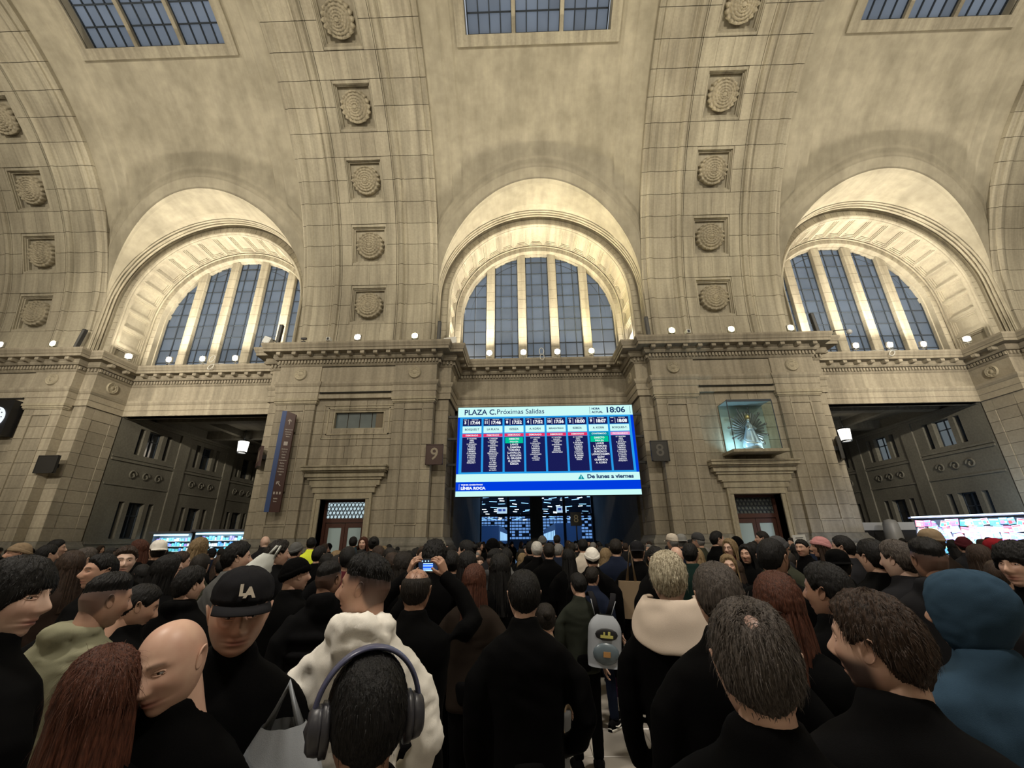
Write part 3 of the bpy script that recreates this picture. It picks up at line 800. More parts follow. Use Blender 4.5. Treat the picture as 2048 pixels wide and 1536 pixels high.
g.build('far_windows', BLG, fw)['kind'] = 'stuff'
g = MB()
for s in (-1, 1): x0, x1 = sorted((s*16, s*16.3)); g.box(x0, x1, 40.3, 96, 0, 9.7)
g.build('wall_shed', BLW, kind='structure')
area('shed_light', (0, 60, 8.0), (0, 60, 0), 24, 1500, (.25, .5, 1.0), 40)
area('shed_light_near', (0, 45, 8.0), (0, 43, 0), 9, 180, (.25, .5, 1.0), 4)
# sloping lit train roofs / barriers in the shed
tr = thing('train', 'pale blue lit train roof sloping away beyond the glazed screen', 'train', (3.6, 62, 0)); MB().box(-1.4, 1.4, -14, 14, .9, 3.6).build('carriage_body', plain('train_blue', (.10, .2, .38), .35), tr)
for i in range(9): MB().box(-1.43, -1.41, -13+3*i, -11.2+3*i, 1.9, 2.9).build('carriage_window', emit('train_window', (.35, .65, 1), 1.2), tr)
tr2 = thing('train', 'blue lit train standing left of the central column beyond the screen', 'train', (-5.4, 66, 0)); MB().box(-1.4, 1.4, -16, 14, .9, 3.5).build('carriage_body', MATS['train_blue'], tr2)
for i in range(9): MB().box(1.41, 1.43, -13+3*i, -11.2+3*i, 1.9, 2.9).build('carriage_window', MATS['train_window'], tr2)
SCRW = emit('sign_face_white', (.45, .66, .85), 1.0); NAVY = emit('sign_navy', (.03, .06, .30), 1.0)
for (px, py, lab) in ((1004, 1021, 'small lit platform sign left of the dark central column'), (1123, 1019, 'small lit platform sign right of the dark central column')):
    p = at_y(px, py, 42); s_ = thing('platform_sign', lab, 'sign', (p.x, 42, p.z-.28)); MB().box(-.48, .48, -.04, .04, 0, .58).build('sign_panel', SCRW, s_)
    MB().box(-.36, -.02, -.05, -.045, .2, .42).build('sign_block', NAVY, s_); MB().box(.06, .34, -.05, -.045, .2, .42).build('sign_block', NAVY, s_)
    MB().box(-.3, -.28, -.01, .01, .58, 5.6).box(.28, .3, -.01, .01, .58, 5.6).build('hanger', IRON, s_)
p = at_y(1152, 1038, 34); s_ = thing('platform_number_sign', 'dark square number 8 sign on a post in the middle archway', 'sign', (p.x, 34, 0))
MB().box(-.42, .42, -.06, .06, p.z-.5, p.z+.5).build('sign_panel', plain('sign_dark', (.03, .03, .03), .5), s_); MB().box(-.05, .05, -.04, .04, 0, p.z-.5).build('post', IRON, s_)
text('8', .8, (0, -.065, p.z), plain('sign_gold', (.40, .34, .20), .5), s_)

# ---------------------------------------------------------------- departures board
BD = thing('departures_board', 'big lit blue departures display hanging in the middle archway', 'display board', (.04, 21.45, 3.93))
W_, H_ = 9.22, 4.62
b = MB().box(-W_/2-.04, W_/2+.04, .035, .38, -.02, H_+.04); b.build('board_housing', BLACK, BD)
E_ = dict(pale=emit('led_pale', (.60, .96, .93), 1.0), blue=emit('led_blue', (.01, .13, .72), 1.0), azure=emit('led_azure', (.02, .33, .80), 1.0), navy=emit('led_navy', (.010, .012, .09), 1.0),
          red=emit('led_red', (.80, .03, .12), 1.0), pink=emit('led_pink', (.85, .22, .50), 1.0), green=emit('led_green', (.0, .55, .30), 1.0), teal=emit('led_teal', (.0, .28, .34), 1.0), white=emit('led_white', (.92, .95, 1), 1.0), ink=emit('led_ink', (.01, .035, .13), 1.0), lime=emit('led_deep_blue', (.0, .045, .72), 1.0))
def U(u): return -W_/2+W_*u
def V(v): return H_*(1-v)
def rect(u0, u1, v0, v1, m, name, lay=1): MB().quad((U(u0), .02-.006*lay, V(v1)), (U(u1), .02-.006*lay, V(v1)), (U(u1), .02-.006*lay, V(v0)), (U(u0), .02-.006*lay, V(v0))).build(name, E_[m], BD)
rect(0, 1, 0, 1, 'azure', 'screen', 0); rect(0, .012, .12, .76, 'lime', 'screen_edge'); rect(.985, 1, .12, .76, 'lime', 'screen_edge')
rect(0, 1, 0, .115, 'pale', 'header_band'); rect(0, 1, .762, .845, 'pale', 'message_band'); rect(0, 1, .848, .942, 'lime', 'blue_band'); rect(0, 1, .945, 1, 'pale', 'footer_band')
def T(s, u, v, h, m, al='LEFT', off=.002, sx=1., sp=1.0, lay=3): text(s, h, (U(u), .02-.006*lay, V(v)), E_[m], BD, align=al, off=off, sx=sx, space=sp)
T('PLAZA C.', .035, .062, .40, 'ink', off=.008, sx=1.02); T('Próximas Salidas', .222, .060, .38, 'ink', sx=1.0)
T('HORA', .768, .04, .15, 'ink', off=.006); T('ACTUAL', .768, .080, .15, 'ink', off=.006); T('18:06', .845, .058, .43, 'ink', off=.012, sx=1.1)
rect(.756, .758, .015, .10, 'ink', 'rule', 3); rect(.985, .987, .015, .10, 'ink', 'rule', 3)
K1 = 'D Y KOSTEKI\n'
C_ = [('3', '17:44', 'BOSQUES-T', 'DEMORADO', K1+'GERLI\nLANÚS\nR. ESCALADA\nBANFIELD\nL. ZAMORA\nTEMPERLEY\nJ. MÁRMOL\nR. CALZADA\nCLAYPOLE\nD. ARDIGÓ\nF. VARELA\nZEBALLOS\nBOSQUES-T'),
      ('11', '17:46', 'LA PLATA', 'DEMORADO', K1+'SARANDÍ\nV. DOMÍNICO\nWILDE\nDON BOSCO\nBERNAL\nQUILMES\nEZPELETA\nBERAZATEGUI\nPLÁTANOS\nHUDSON\nPEREYRA\nV. ELISA\nCITY BELL\nGONNET\nRINGUELET\nTOLOSA\nLA PLATA'),
      ('8', '17:52', 'EZEIZA', 'DEMORADO', '*LANÚS\nL. ZAMORA\nTURDERA\nLLAVALLOL\nL. GUILLÓN\nM. GRANDE\nEL JAGÜEL\nEZEIZA'),
      ('4', '17:52', 'A. KORN', 'DEMORADO', K1+'GERLI\nLANÚS\nR. ESCALADA\nBANFIELD\nL. ZAMORA\nTEMPERLEY\nADROGUÉ\nBURZACO\nLONGCHAMPS\nGLEW\nGUERNICA\nA. KORN'),
      ('10', '17:56', 'BERAZATEGUI', 'DEMORADO', K1+'SARANDÍ\nV. DOMÍNICO\nWILDE\nDON BOSCO\nBERNAL\nQUILMES\nEZPELETA\nBERAZATEGUI'),
      ('2', '18:00', 'EZEIZA', 'DEMORADO', K1+'GERLI\nLANÚS\nR. ESCALADA\nBANFIELD\nL. ZAMORA\nTEMPERLEY\nTURDERA\nLLAVALLOL\nL. GUILLÓN\nM. GRANDE\nEL JAGÜEL\nEZEIZA'),
      ('9', '18:07', 'A. KORN', 'CONFIRMADO', '*LANÚS\nL. ZAMORA\nADROGUÉ\nBURZACO\nLONGCHAMPS\nGLEW\nGUERNICA\nA. KORN'),
      ('-', '18:08', 'BOSQUES-T.', 'PROGRAMADO', K1+'GERLI\nLANÚS\nR. ESCALADA\nBANFIELD\nL. ZAMORA\nTEMPERLEY\nJ. MÁRMOL\nR. CALZADA\nCLAYPOLE\nD. ARDIGÓ\nF. VARELA\nZEBALLOS\nBOSQUES-T')]
for i, (pl_, hr, de, st, ls) in enumerate(C_):
    c = .082+.1194*i; a, b_ = c-.054, c+.054
    rect(a, b_, .135, .218, 'navy', 'time_box'); rect(a, b_, .224, .302, 'pale', 'name_box')
    rect(a, b_, .312, .348, 'pink' if st[0] == 'P' else ('teal' if st[0] == 'C' else 'red'), 'status_band'); rect(a, b_, .352, .742, 'navy', 'stops_box')
    T(pl_, a+.015, .182, .20, 'white', 'CENTER', .011); rect(a+.031, a+.033, .145, .212, 'white', 'rule', 3); T(hr, a+.070, .185, .24, 'white', 'CENTER', .010)
    T('HORA SALIDA', a+.07, .148, .055, 'white', 'CENTER', .001); T('ANDÉN', a+.015, .148, .05, 'white', 'CENTER', .001)
    T(de, c, .263, .145 if len(de) < 11 else .118, 'ink', 'CENTER', .003); T(st, c, .331, .115, 'white', 'CENTER', .002)
    if ls[0] == '*':
        rect(a+.004, b_-.004, .358, .425, 'green', 'express_band', 2); T('DIRECTO', c, .378, .125, 'white', 'CENTER', .003); T('PARA EN:', c, .409, .105, 'white', 'CENTER', .0015)
        L_ = ls[1:].split('\n')
        for j, q in enumerate(L_): T(q, c, .442+.0305*j, .135, 'white', 'CENTER', .003)
    else:
        for j, q in enumerate(ls.split('\n')): T(q, c, .368+.0208*j, .085, 'white', 'CENTER', .0015)
T('De lunes a viernes', .715, .805, .275, 'ink', off=.010, sx=1.13)
MB().add([(U(.665), 0, V(.832)), (U(.7), 0, V(.832)), (U(.6825), 0, V(.778))], [(0, 1, 2)]).build('warning_triangle', E_['teal'], BD); T('!', .6825, .812, .16, 'pale', 'CENTER', .008, lay=5)
T('LÍNEA ROCA', .028, .915, .17, 'white', off=.010, sx=1.25); T('TRENES ARGENTINOS', .028, .877, .085, 'white', off=.004, sx=1.3); rect(.018, .0195, .866, .93, 'white', 'rule', 3)
for s in (-1, 1):
    for z in (.35, 1.55, 2.9, 4.1):
        x0, x1 = sorted((s*(W_/2), s*(W_/2+.52))); MB().box(x0, x1, .14, .26, z, z+.12).build('bracket', BLACK, BD)

# ---------------------------------------------------------------- number signs on the piers
BRN = plain('brown_enamel', (.060, .030, .026), .45); DKS = plain('dark_enamel', (.028, .027, .026), .45); GLD = plain('sign_number', (.30, .26, .20), .5)
def num(x, y, z, s, col, rot, lab, w_=.86, h=1.02):
    t = thing('platform_number_sign', lab, 'sign', (x, y, z), (0, 0, rot)); MB().box(-w_/2, w_/2, -.06, .06, -h/2, h/2).build('sign_panel', col, t)
    f = MB()
    for a, b_, c, d in ((-w_/2, w_/2, -h/2, -h/2+.04), (-w_/2, w_/2, h/2-.04, h/2), (-w_/2, -w_/2+.04, -h/2, h/2), (w_/2-.04, w_/2, -h/2, h/2)): f.box(a, b_, -.08, -.05, c, d)
    f.build('sign_rim', col, t)
    if s: text(s, h*.82, (0, -.065, 0), GLD if col is BRN else plain('worn_number', (.10, .095, .085), .5), t, off=.01)
    MB().box(-.1, .1, .06, .5, -.1, .1).build('bracket', BLACK, t)
num(-10.02+4.42, 20.86, 5.94, '9', BRN, 0, 'brown number 9 sign between the pier and the departures board')
num(10.02-4.42, 20.86, 5.95, '8', DKS, 0, 'dark number 8 sign just right of the departures board')
num(-10.02-4.62, 21.15, 6.0, '10', BRN, math.radians(-52), 'brown number 10 sign half hidden behind the tall direction sign')
num(10.02+4.55, 21.15, 6.0, '', DKS, math.radians(60), 'dark sign box seen edge-on at the entrance of the right archway', .7, 1.1)
num(-30.06+4.62, 20.9, 5.75, '', DKS, 0, 'blank dark square sign on the left edge pier', 1.05, .9)
# tall direction sign
dsn = thing('direction_sign', 'tall narrow brown direction sign with a blue edge on the pier', 'sign', (-13.27, 20.75, 3.25)); sk = MB()
H2 = 5.0
sk.add([(.0, -.26, 0), (.40, -.09, 0), (.40, .0, 0), (.0, -.17, 0), (.0, -.26, H2), (.40, -.09, H2-.16), (.40, .0, H2-.16), (.0, -.17, H2)], [(0, 1, 5, 4), (1, 2, 6, 5), (2, 3, 7, 6), (3, 0, 4, 7), (4, 5, 6, 7), (3, 2, 1, 0)]); sk.build('sign_panel', plain('maroon_enamel', (.050, .017, .014), .4), dsn)
MB().box(-.24, .0, -.27, -.16, 0, H2).build('blue_edge', plain('blue_enamel', (.040, .075, .21), .4), dsn)
PALE = plain('sign_lettering', (.42, .38, .36), .6)
ry = math.atan2(.17, .40)
def ST(s, x, z, h): 
    x *= .66; text(s, h*.72, (x, -.26+.425*x-.012, z), PALE, dsn, rot=(PI/2, 0, ry), off=.003)
ST('↑', .3, 4.45, .42) if False else None
def arrow(z, ang, s=.17):
    mb = MB()
    def L2(x0, z0, x1, z1, w_=.028):
        d = Vector((x1-x0, z1-z0)).normalized(); n = Vector((-d.y, d.x))*w_
        mb.add([(x0-n.x, 0, z0-n.y), (x1-n.x, 0, z1-n.y), (x1+n.x, 0, z1+n.y), (x0+n.x, 0, z0+n.y)], [(0, 1, 2, 3)])
    L2(0, -s, 0, s); L2(0, s, -s*.7, s*.3); L2(0, s, s*.7, s*.3)
    obj('arrow', mb.mesh('arrow', PALE), dsn, (.19, -.26+.425*.19-.015, z), (0, ang, ry), scale=(.7, .7, .8))
arrow(4.42, 0); arrow(1.32, -.7)
for i, s in enumerate(['Hall Central', 'Boleterías', 'Informes', 'Metro']): ST(s, .33, 4.02-.12*i, .095)
for i, s in enumerate(['Andenes', '1 al 14', 'Salida', 'Taxis', 'Colectivos', 'Baños', 'Policía', 'Objetos', 'Perdidos', 'Sala']): ST(s, .28, 3.02-.14*i, .11)
MB().box(-.08, .1, 0, .01, -.08, .12).build('pictogram', PALE, dsn, loc=(.18, -.205, 3.28), rot=(0, 0, ry)); 
for i in range(3): MB().box(-.035, .035, 0, .01, -.06, .06).build('pictogram', PALE, dsn, loc=(.08+.115*i, -.245+.049*i, .88), rot=(0, 0, ry))
for i, s in enumerate(['Salida', 'Lima']): ST(s, .25, .62-.13*i, .11)
MB().box(.2, .3, 0, .4, 3.9, 4.0).box(.2, .3, 0, .4, .9, 1.0).build('bracket', BLACK, dsn)

# ---------------------------------------------------------------- clock
ck = thing('wall_clock', 'round lit clock face in a black box at the left edge', 'clock', (-29.85, 20.55, 8.2)); 
MB().box(-1.75, 1.75, 0, .5, -.95, .95).build('clock_box', BLACK, ck)
MB().lathe([(.001, -.06), (.55, -.06), (.58, 0)], 40, ax='y', c=(.98, 0, 0)).build('clock_face', emit('clock_white', (.85, .92, 1), 1.1), ck)
h_ = MB(); h_.box(.96, 1.0, -.09, -.07, 0, .38); h_.box(.98, 1.28, -.09, -.07, -.02, .02)
for i in range(12): a = PI*i/6; h_.box(.98+.48*math.cos(a)-.025, .98+.48*math.cos(a)+.025, -.085, -.065, .48*math.sin(a)-.025, .48*math.sin(a)+.025)
h_.build('clock_hands', BLACK, ck)

# ---------------------------------------------------------------- shrine
sh = thing('shrine_case', 'glass shrine case with a lit interior on the pier right of the board', 'display case', (10.17, 20.9, 0))
x0, x1, y0, y1, z0, z1 = -1.2, 1.0, -.75, .22, 5.82, 8.26
MB().box(-1.4, 1.2, -.95, .25, 5.68, 5.82).build('shelf', CARVE, sh)
for q, nme in ((((x0, y0), (x1, y0)), 'front'), (((x0, y0), (x0, y1)), 'side'), (((x1, y0), (x1, y1)), 'side')):
    (ax, ay), (bx, by) = q; MB().quad((ax, ay, z0), (bx, by, z0), (bx, by, z1), (ax, ay, z1)).build('glass_pane', CLEAR, sh)
MB().box(x0, x1, y0, y1, z1, z1+.05).build('canopy', plain('canopy_metal', (.30, .36, .38), .4), sh)
MB().box(x0, x1, .16, .2, z0, z1).build('back_panel', plain('case_back', (.30, .36, .33), .6), sh)
f = MB()
for x in (x0, x1): f.box(x-.015, x+.015, y0-.015, y0+.015, z0, z1)
f.box(x0, x1, y0-.02, y0+.02, z1-.05, z1+.06); f.build('case_frame', IRON, sh)
area('shrine_lamp', (9.2, 20.45, 5.9), (9.9, 20.9, 7.2), .3, 26, (.55, .85, 1.0), .1); area('shrine_lamp', (10.5, 20.3, 5.9), (10.1, 20.95, 6.8), .2, 9, (.7, .9, 1.0), .1)
SIL = plain('silver_metal', (.50, .52, .52), .35, .7)
st = thing('religious_statue', 'small silver robed figure with a spiked halo inside the glass case', 'statue', (10.15, 20.75, 5.82))
MB().lathe([(.001, 0), (.52, 0), (.50, .08), (.42, .12), (.40, .2)], 20).build('pedestal', plain('pedestal_pewter', (.30, .30, .29), .4, .6), st)
b = MB(); P = []
for r, z in ((.42, .2), (.44, .3), (.36, .6), (.26, .9), (.19, 1.15), (.17, 1.3), (.10, 1.42), (.06, 1.5)):
    P.append([((r*(1+.07*math.cos(7*2*PI*k/36)))*math.cos(2*PI*k/36), .72*r*(1+.07*math.cos(7*2*PI*k/36))*math.sin(2*PI*k/36), z) for k in range(36)])
b.grid([list(reversed(p)) for p in P][::-1], 0, True, closed_v=True); b.build('robe', plain('silver_blue_robe', (.38, .46, .56), .35, .5), st)
MB().ell((0, -.02, 1.58), (.085, .09, .115), 10, 14).build('statue_head', SIL, st)
MB().lathe([(.09, 1.62), (.12, 1.72), (.11, 1.82), (.04, 1.9), (.001, 1.93)], 12).build('crown', plain('gilt', (.55, .42, .2), .3, .9), st)
MB().tube([(-.5, -.1, .62), (-.38, -.28, .42), (0, -.38, .34), (.38, -.28, .42), (.5, -.1, .62)], [.01, .04, .055, .04, .01], 8).build('crescent', SIL, st)
MB().tube([(-.12, -.1, 1.25), (-.18, -.22, 1.1), (0, -.3, 1.12)], [.06, .05, .03], 8).tube([(.12, -.1, 1.25), (.18, -.22, 1.1), (0, -.3, 1.12)], [.06, .05, .03], 8).build('arm', SIL, st)
b = MB()
for i in range(27):
    a = math.radians(-40+260*i/26); r0 = .25; cx, cz = 0, 1.05; rr = .78+.12*math.sin(a)
    for L_, w_, yy in ((rr*(1.12 if i % 3 == 0 else .98), .05, .12),):
        d = Vector((math.cos(a), math.sin(a)*1.15)); n_ = Vector((-d.y, d.x))*w_
        p0 = d*r0; p1 = d*L_
        b.add([(cx+p0.x-n_.x*.5, yy, cz+p0.y-n_.y*.5), (cx+p0.x+n_.x*.5, yy, cz+p0.y+n_.y*.5), (cx+p1.x+n_.x, yy, cz+p1.y+n_.y), (cx+p1.x-n_.x, yy, cz+p1.y-n_.y), (cx+p0.x, yy-.05, cz+p0.y), (cx+p1.x, yy-.04, cz+p1.y)], [(0, 4, 5, 3), (4, 1, 2, 5), (3, 5, 2)])
        if i % 3 == 0: b.ell((cx+p1.x*1.07, yy, cz+p1.y*1.07), (.07, .02, .07), 4, 6)
b.build('halo', plain('pewter_halo', (.20, .20, .20), .4, .6), st)

# ---------------------------------------------------------------- floodlights, cameras, speakers on the cornice
HOUS = plain('lamp_housing', (.35, .34, .30), .5); LENSW = emit('lamp_white', (1, .93, .78), 28); LENSY = emit('lamp_yellow', (1, .92, .45), 22)
fl_me = {}
for nme, m in (('w', LENSW), ('y', LENSY)):
    fl_me['h'] = MB().box(-.18, .18, .0, .12, .08, .40).box(-.02, .02, .05, .08, -.02, .12).box(-.14, .14, -.01, .09, -.02, .0).mesh('lamp_housing', HOUS)
    fl_me[nme] = MB().lathe([(.001, -.045), (.10, -.04), (.15, -.016), (.16, 0)], 20, c=(0, 0, .24), ax='y').mesh('lamp_lens', m)
lampn = 0
def flood(x, y, kind, label, power, aim, rot=0, spr=PI, lz=12.0, tilt=0.0):
    t = thing('floodlight', label, 'floodlight', (x, y, lz+.02), (0, 0, rot), group=None); MB().tube([(0, .06, 0), (0, .06, .2)], .02, 6).build('lamp_stand', HOUS, t)
    h = obj('lamp_housing', fl_me['h'], t, (0, 0, .14)); h.rotation_euler = (tilt, 0, 0); l = obj('lamp_lens', fl_me[kind], t, (0, 0, .14)); l.rotation_euler = (tilt, 0, 0)
    if power:
        area('floodlight_beam', (x, y-.05, lz+.62), aim, .26, power, WARM if kind == 'w' else (1, .85, .45), .2, spread=spr)
SIDE = {-1: 'left', 0: 'middle', 1: 'right'}
for k, xs in ((-1, (-22.57, -20.5, -18.48, -16.45)), (0, (-3.06, -1.02, 1.0, 3.03)), (1, (16.69, 18.49, 20.46, 22.38))):
    for i, x in enumerate(xs):
        ordn = ['first', 'second', 'third', 'fourth'][i]
        flood(x, 22.92, 'y' if (k, i) == (0, 3) else 'w', '%s floodlight from the left on the window sill of the %s arch' % (ordn, SIDE[k]), 275, (k*B+(x-k*B)*1.1, 22.2, 20), tilt=.2, spr=2.2)
for x, y, lab, rt in ((-24.55, 22.3, 'floodlight on the side ledge of the left arch, by the corner', PI/2), (24.3, 22.3, 'floodlight on the side ledge of the right arch, by the corner', -PI/2),
                      (-5.15, 22.7, 'small floodlight at the left end of the middle arch ledge', PI/2), (5.15, 22.4, 'small floodlight at the right end of the middle arch ledge', -PI/2)):
    flood(x, y, 'w', lab, 120, (x*.9, 22.8, 20), rt*.4)
for x, kd, lab in ((-10.1, 'w', 'big white floodlight on the cornice under the left rosette column'), (-6.95, 'y', 'yellow floodlight on the cornice by the left end of the middle arch'),
                   (6.98, 'y', 'yellow floodlight on the cornice by the right end of the middle arch'), (10.15, 'y', 'double yellow floodlight under the right rosette column'), (13.3, 'y', 'yellow floodlight at the right end of the right pier cornice'),
                   (-27.2, 'y', 'yellow double floodlight on the cornice at the far left'), (-30.2, 'w', 'white floodlight on the cornice at the left edge')):
    flood(x, 20.45, kd, lab, 55, (x*.8, 0, 22))
SPK = plain('black_loudspeaker', (.03, .03, .032), .6)
for x, lab, rt in ((-14.75, 'tall black column loudspeaker on the left end of the pier cornice', 0), (-5.72, 'tall black column loudspeaker left of the middle arch', 0), (5.85, 'tall black column loudspeaker right of the middle arch', 0), (14.95, 'tall black column loudspeaker at the right arch', 0), (-26.3, 'tall loudspeaker with a pale side by the left arch', 0)):
    t = thing('loudspeaker', lab, 'loudspeaker', (x, 20.85, 12.0), (math.radians(-4), math.radians(3 if x < -20 else 0), 0)); MB().box(-.09, .09, -.09, .09, .12, 1.5).build('speaker_body', SPK, t); MB().box(-.06, .06, -.095, -.088, .18, 1.44).build('speaker_grille', plain('grey_grille', (.09, .09, .09), .7), t); MB().box(-.12, .12, -.12, .12, 0, .12).build('speaker_foot', SPK, t)
def cam_box(p, lab, s=1):
    t = thing('security_camera', lab, 'camera', p); MB().box(-.10*s, .10*s, -.16*s, .16*s, .10*s, .30*s).build('camera_body', WHITEP, t); MB().box(-.06*s, .06*s, -.175*s, -.155*s, .13*s, .27*s).build('camera_lens', BLACK, t); MB().tube([(0, 0, 0), (0, 0, .12*s)], .03*s, 6).build('camera_mount', WHITEP, t)
cam_box((-11.6, 20.35, 12.0), 'small white camera box on the left pier cornice'); cam_box((7.75, 20.35, 12.0), 'small white camera box on the right pier cornice')
t = thing('antenna', 'black T-shaped aerial on the left pier cornice', 'antenna', (-13.0, 20.35, 12.0)); MB().tube([(0, 0, 0), (0, 0, .38)], .02, 6).box(-.14, .14, -.05, .05, .26, .36).box(-.10, .10, -.05, .05, .10, .16).build('aerial', BLACK, t)
t = thing('spotlight', 'square white spotlight on a black bracket at the left pier corner', 'spotlight', (-15.0, 20.4, 12.0)); MB().box(-.24, .16, -.2, .2, .02, .40).build('spot_body', WHITEP, t, rot=(0, .35, 0)); MB().tube([(.15, 0, .3), (.4, 0, .25), (.6, 0, .0)], .025, 6).build('bracket', BLACK, t); MB().box(-.20, .12, -.215, -.2, .06, .36).build('spot_lens', plain('pale_lens', (.5, .52, .52), .2), t, rot=(0, .35, 0))
t = thing('wifi_panel', 'white rectangular panel antenna left of the middle arch window', 'antenna', (-5.0, 20.9, 12.05)); MB().box(-.38, .30, -.05, .05, .05, .42).build('panel_body', WHITEP, t, rot=(0, -.12, 0)); MB().tube([(0, .05, 0), (0, .05, .2)], .03, 6).build('bracket', BLACK, t)
RINGM = plain('white_cable', (.6, .6, .58), .5)
for x, lab in ((.05, 'pair of looped white lamps hanging on the middle arch sill'), (-19.9, 'tangle of white lamp rings on the left arch sill'), (20.0, 'tangle of white lamp rings on the right arch sill')):
    t = thing('ring_lamp', lab, 'lamp', (x, 22.72, 11.95))
    for dx, dz, sc_, tl in ((0, .38, 1, 0), (.02 if x < 1 and x > -1 else .28, .02, .9, .3 if abs(x) > 1 else 0)):
        P = [[(dx+(.13+.022*math.cos(b_))*math.cos(a)*sc_, -.05+.022*math.sin(b_), dz+(.22+.022*math.cos(b_))*math.sin(a)*sc_) for b_ in [2*PI*q/6 for q in range(6)]] for a in [2*PI*i/24 for i in range(24)]]
        MB().grid(P, 0, True, closed_u=True, closed_v=True).build('ring', RINGM, t, rot=(0, tl+(.5 if abs(x) > 1 else 0), 0))
    MB().tube([(-.9, .15, .06), (-.4, .1, .1), (0, .1, .02), (.5, .1, .1), (1.0, .15, .05)], .012, 5).build('cable', RINGM, t)
t = thing('security_camera', 'dome camera on a thin arm reaching out over the right arch', 'camera', (15.2, 20.6, 12.0)); MB().tube([(0, 0, .1), (.6, .1, .3), (1.15, .1, .33)], .025, 6).build('arm', BLACK, t); MB().ell((1.3, .1, .2), (.14, .14, .14), 8, 12).build('camera_dome', plain('dome_grey', (.4, .4, .4), .2), t)

# ---------------------------------------------------------------- hanging lanterns
for px, py, y, lab in ((486, 893, 30.5, 'glowing cylindrical lantern hanging in the left archway'), (1690, 869, 29.5, 'glowing cylindrical lantern hanging in the right archway')):
    p = at_y(px, py, y); t = thing('hanging_lantern', lab, 'lantern', (p.x, p.y, p.z))
    MB().lathe([(.001, -.44), (.30, -.44), (.36, .36), (.30, .42), (.001, .42)], 20).build('lantern_glass', emit('lantern_glow', (1, .93, .80), 3.0), t)
    f = MB()
    for i in range(10): a = 2*PI*i/10; f.tube([(.315*math.cos(a), .315*math.sin(a), -.46), (.375*math.cos(a), .375*math.sin(a), .40)], .014, 4)
    f.lathe([(.31, -.40), (.33, -.46), (.28, -.5)], 20); f.lathe([(.36, .36), (.38, .42), (.1, .52)], 20); f.build('lantern_cage', IRON, t)
    MB().tube([(0, 0, .5), (0, 0, 9.9-p.z)], .015, 5).build('lantern_chain', IRON, t)
    l = bpy.data.lights.new('lantern_light', 'POINT'); l.energy = 32; l.color = (1, .86, .66); l.shadow_soft_size = .4; o = bpy.data.objects.new('lantern_light', l); COL.objects.link(o); o.location = (p.x, p.y-.6, p.z-.6)

# ---------------------------------------------------------------- newspaper kiosk right, shops left
random.seed(5)
MAGC = [plain('magazine_%s' % n, c, .35, var=.5, bscale=11) for n, c in (('blue', (.12, .30, .75)), ('cyan', (.15, .55, .75)), ('white', (.75, .78, .85)), ('pink', (.75, .2, .4)), ('red', (.6, .08, .08)), ('teal', (.1, .45, .45)), ('violet', (.3, .2, .6)), ('yellow', (.7, .6, .2)))]
def magazine_mats(i):
    return MAGC[i % len(MAGC)]
kq = thing('newspaper_kiosk', 'brightly lit newspaper stand covered in magazines at the right edge', 'kiosk', (0, 0, 0))
P0_, P1_ = at_y(1832, 1060, 17.6), at_y(2075, 1060, 15.2)
D = Vector((P1_.x-P0_.x, P1_.y-P0_.y, 0)); LK = D.length; D.normalize(); NK = Vector((D.y, -D.x, 0)); kq.location = (P0_.x, P0_.y, 0); kq.rotation_euler = (0, 0, math.atan2(D.y, D.x))
MB().box(0, LK, .15, 1.6, 0, 2.5).build('kiosk_body', plain('kiosk_metal', (.10, .13, .16), .4), kq)
MB().box(-.1, LK+.1, -.10, 1.7, 2.50, 2.56).build('kiosk_roof', plain('kiosk_roof', (.05, .05, .06), .5), kq)
MB().add([(0, .13, 2.45), (LK, .13, 2.45), (LK, -.55, .8), (0, -.55, .8)], [(0, 3, 2, 1)]).build('display_rack', plain('rack_dark', (.02, .02, .03), .5), kq)
mg = {}
for r in range(7):
    x = .04; z = 2.19-.235*r
    while x < LK-.2:
        w_ = random.choice((.2, .22, .26)); 
        i = random.randrange(8); key = (w_, i)
        if key not in mg:
            mb = MB().box(0, w_-.02, -.01, 0, 0, .25, 0).box(.02, w_-.04, -.014, -.01, .19, .235, 1).box(.03, w_*.55, -.014, -.01, .03, .15, 2).box(w_*.6, w_-.04, -.014, -.01, .05, .12, 1)
            mg[key] = mb.mesh('magazine', [MAGC[i], MAGC[(i+2) % 8], MAGC[(i+3) % 8]])
        tt = (2.45-z)/1.65; m_ = obj('magazine', mg[key], kq, (x, .13-.68*tt-.03-random.uniform(0, .05), z+random.uniform(-.02, .02)), (math.radians(-22+random.uniform(-9, 9)), random.uniform(-.24, .24), random.uniform(-.2, .2))); x += w_-random.uniform(.015, .05)
MB().box(.1, LK-.1, -.62, -.58, 2.52, 2.56).build('kiosk_tube', emit('kiosk_tube_light', (.7, .85, 1), 3), kq)
mid = Vector((P0_.x, P0_.y, 0))+D*LK/2+NK*1.0; area('kiosk_lamp', (mid.x, mid.y, 2.75), (mid.x-NK.x*.9, mid.y-NK.y*.9, 1.6), LK, 190, (.62, .74, 1.0), .2)
area('kiosk_top_lamp', (22.5, 22.4, 2.8), (24.5, 25, 6), 2, 50, (.6, .8, 1.0), 1)
LS = emit('shop_light_blue', (.35, .70, .95), 1.5); LS2 = emit('shop_tube', (.55, .92, 1.0), 3)
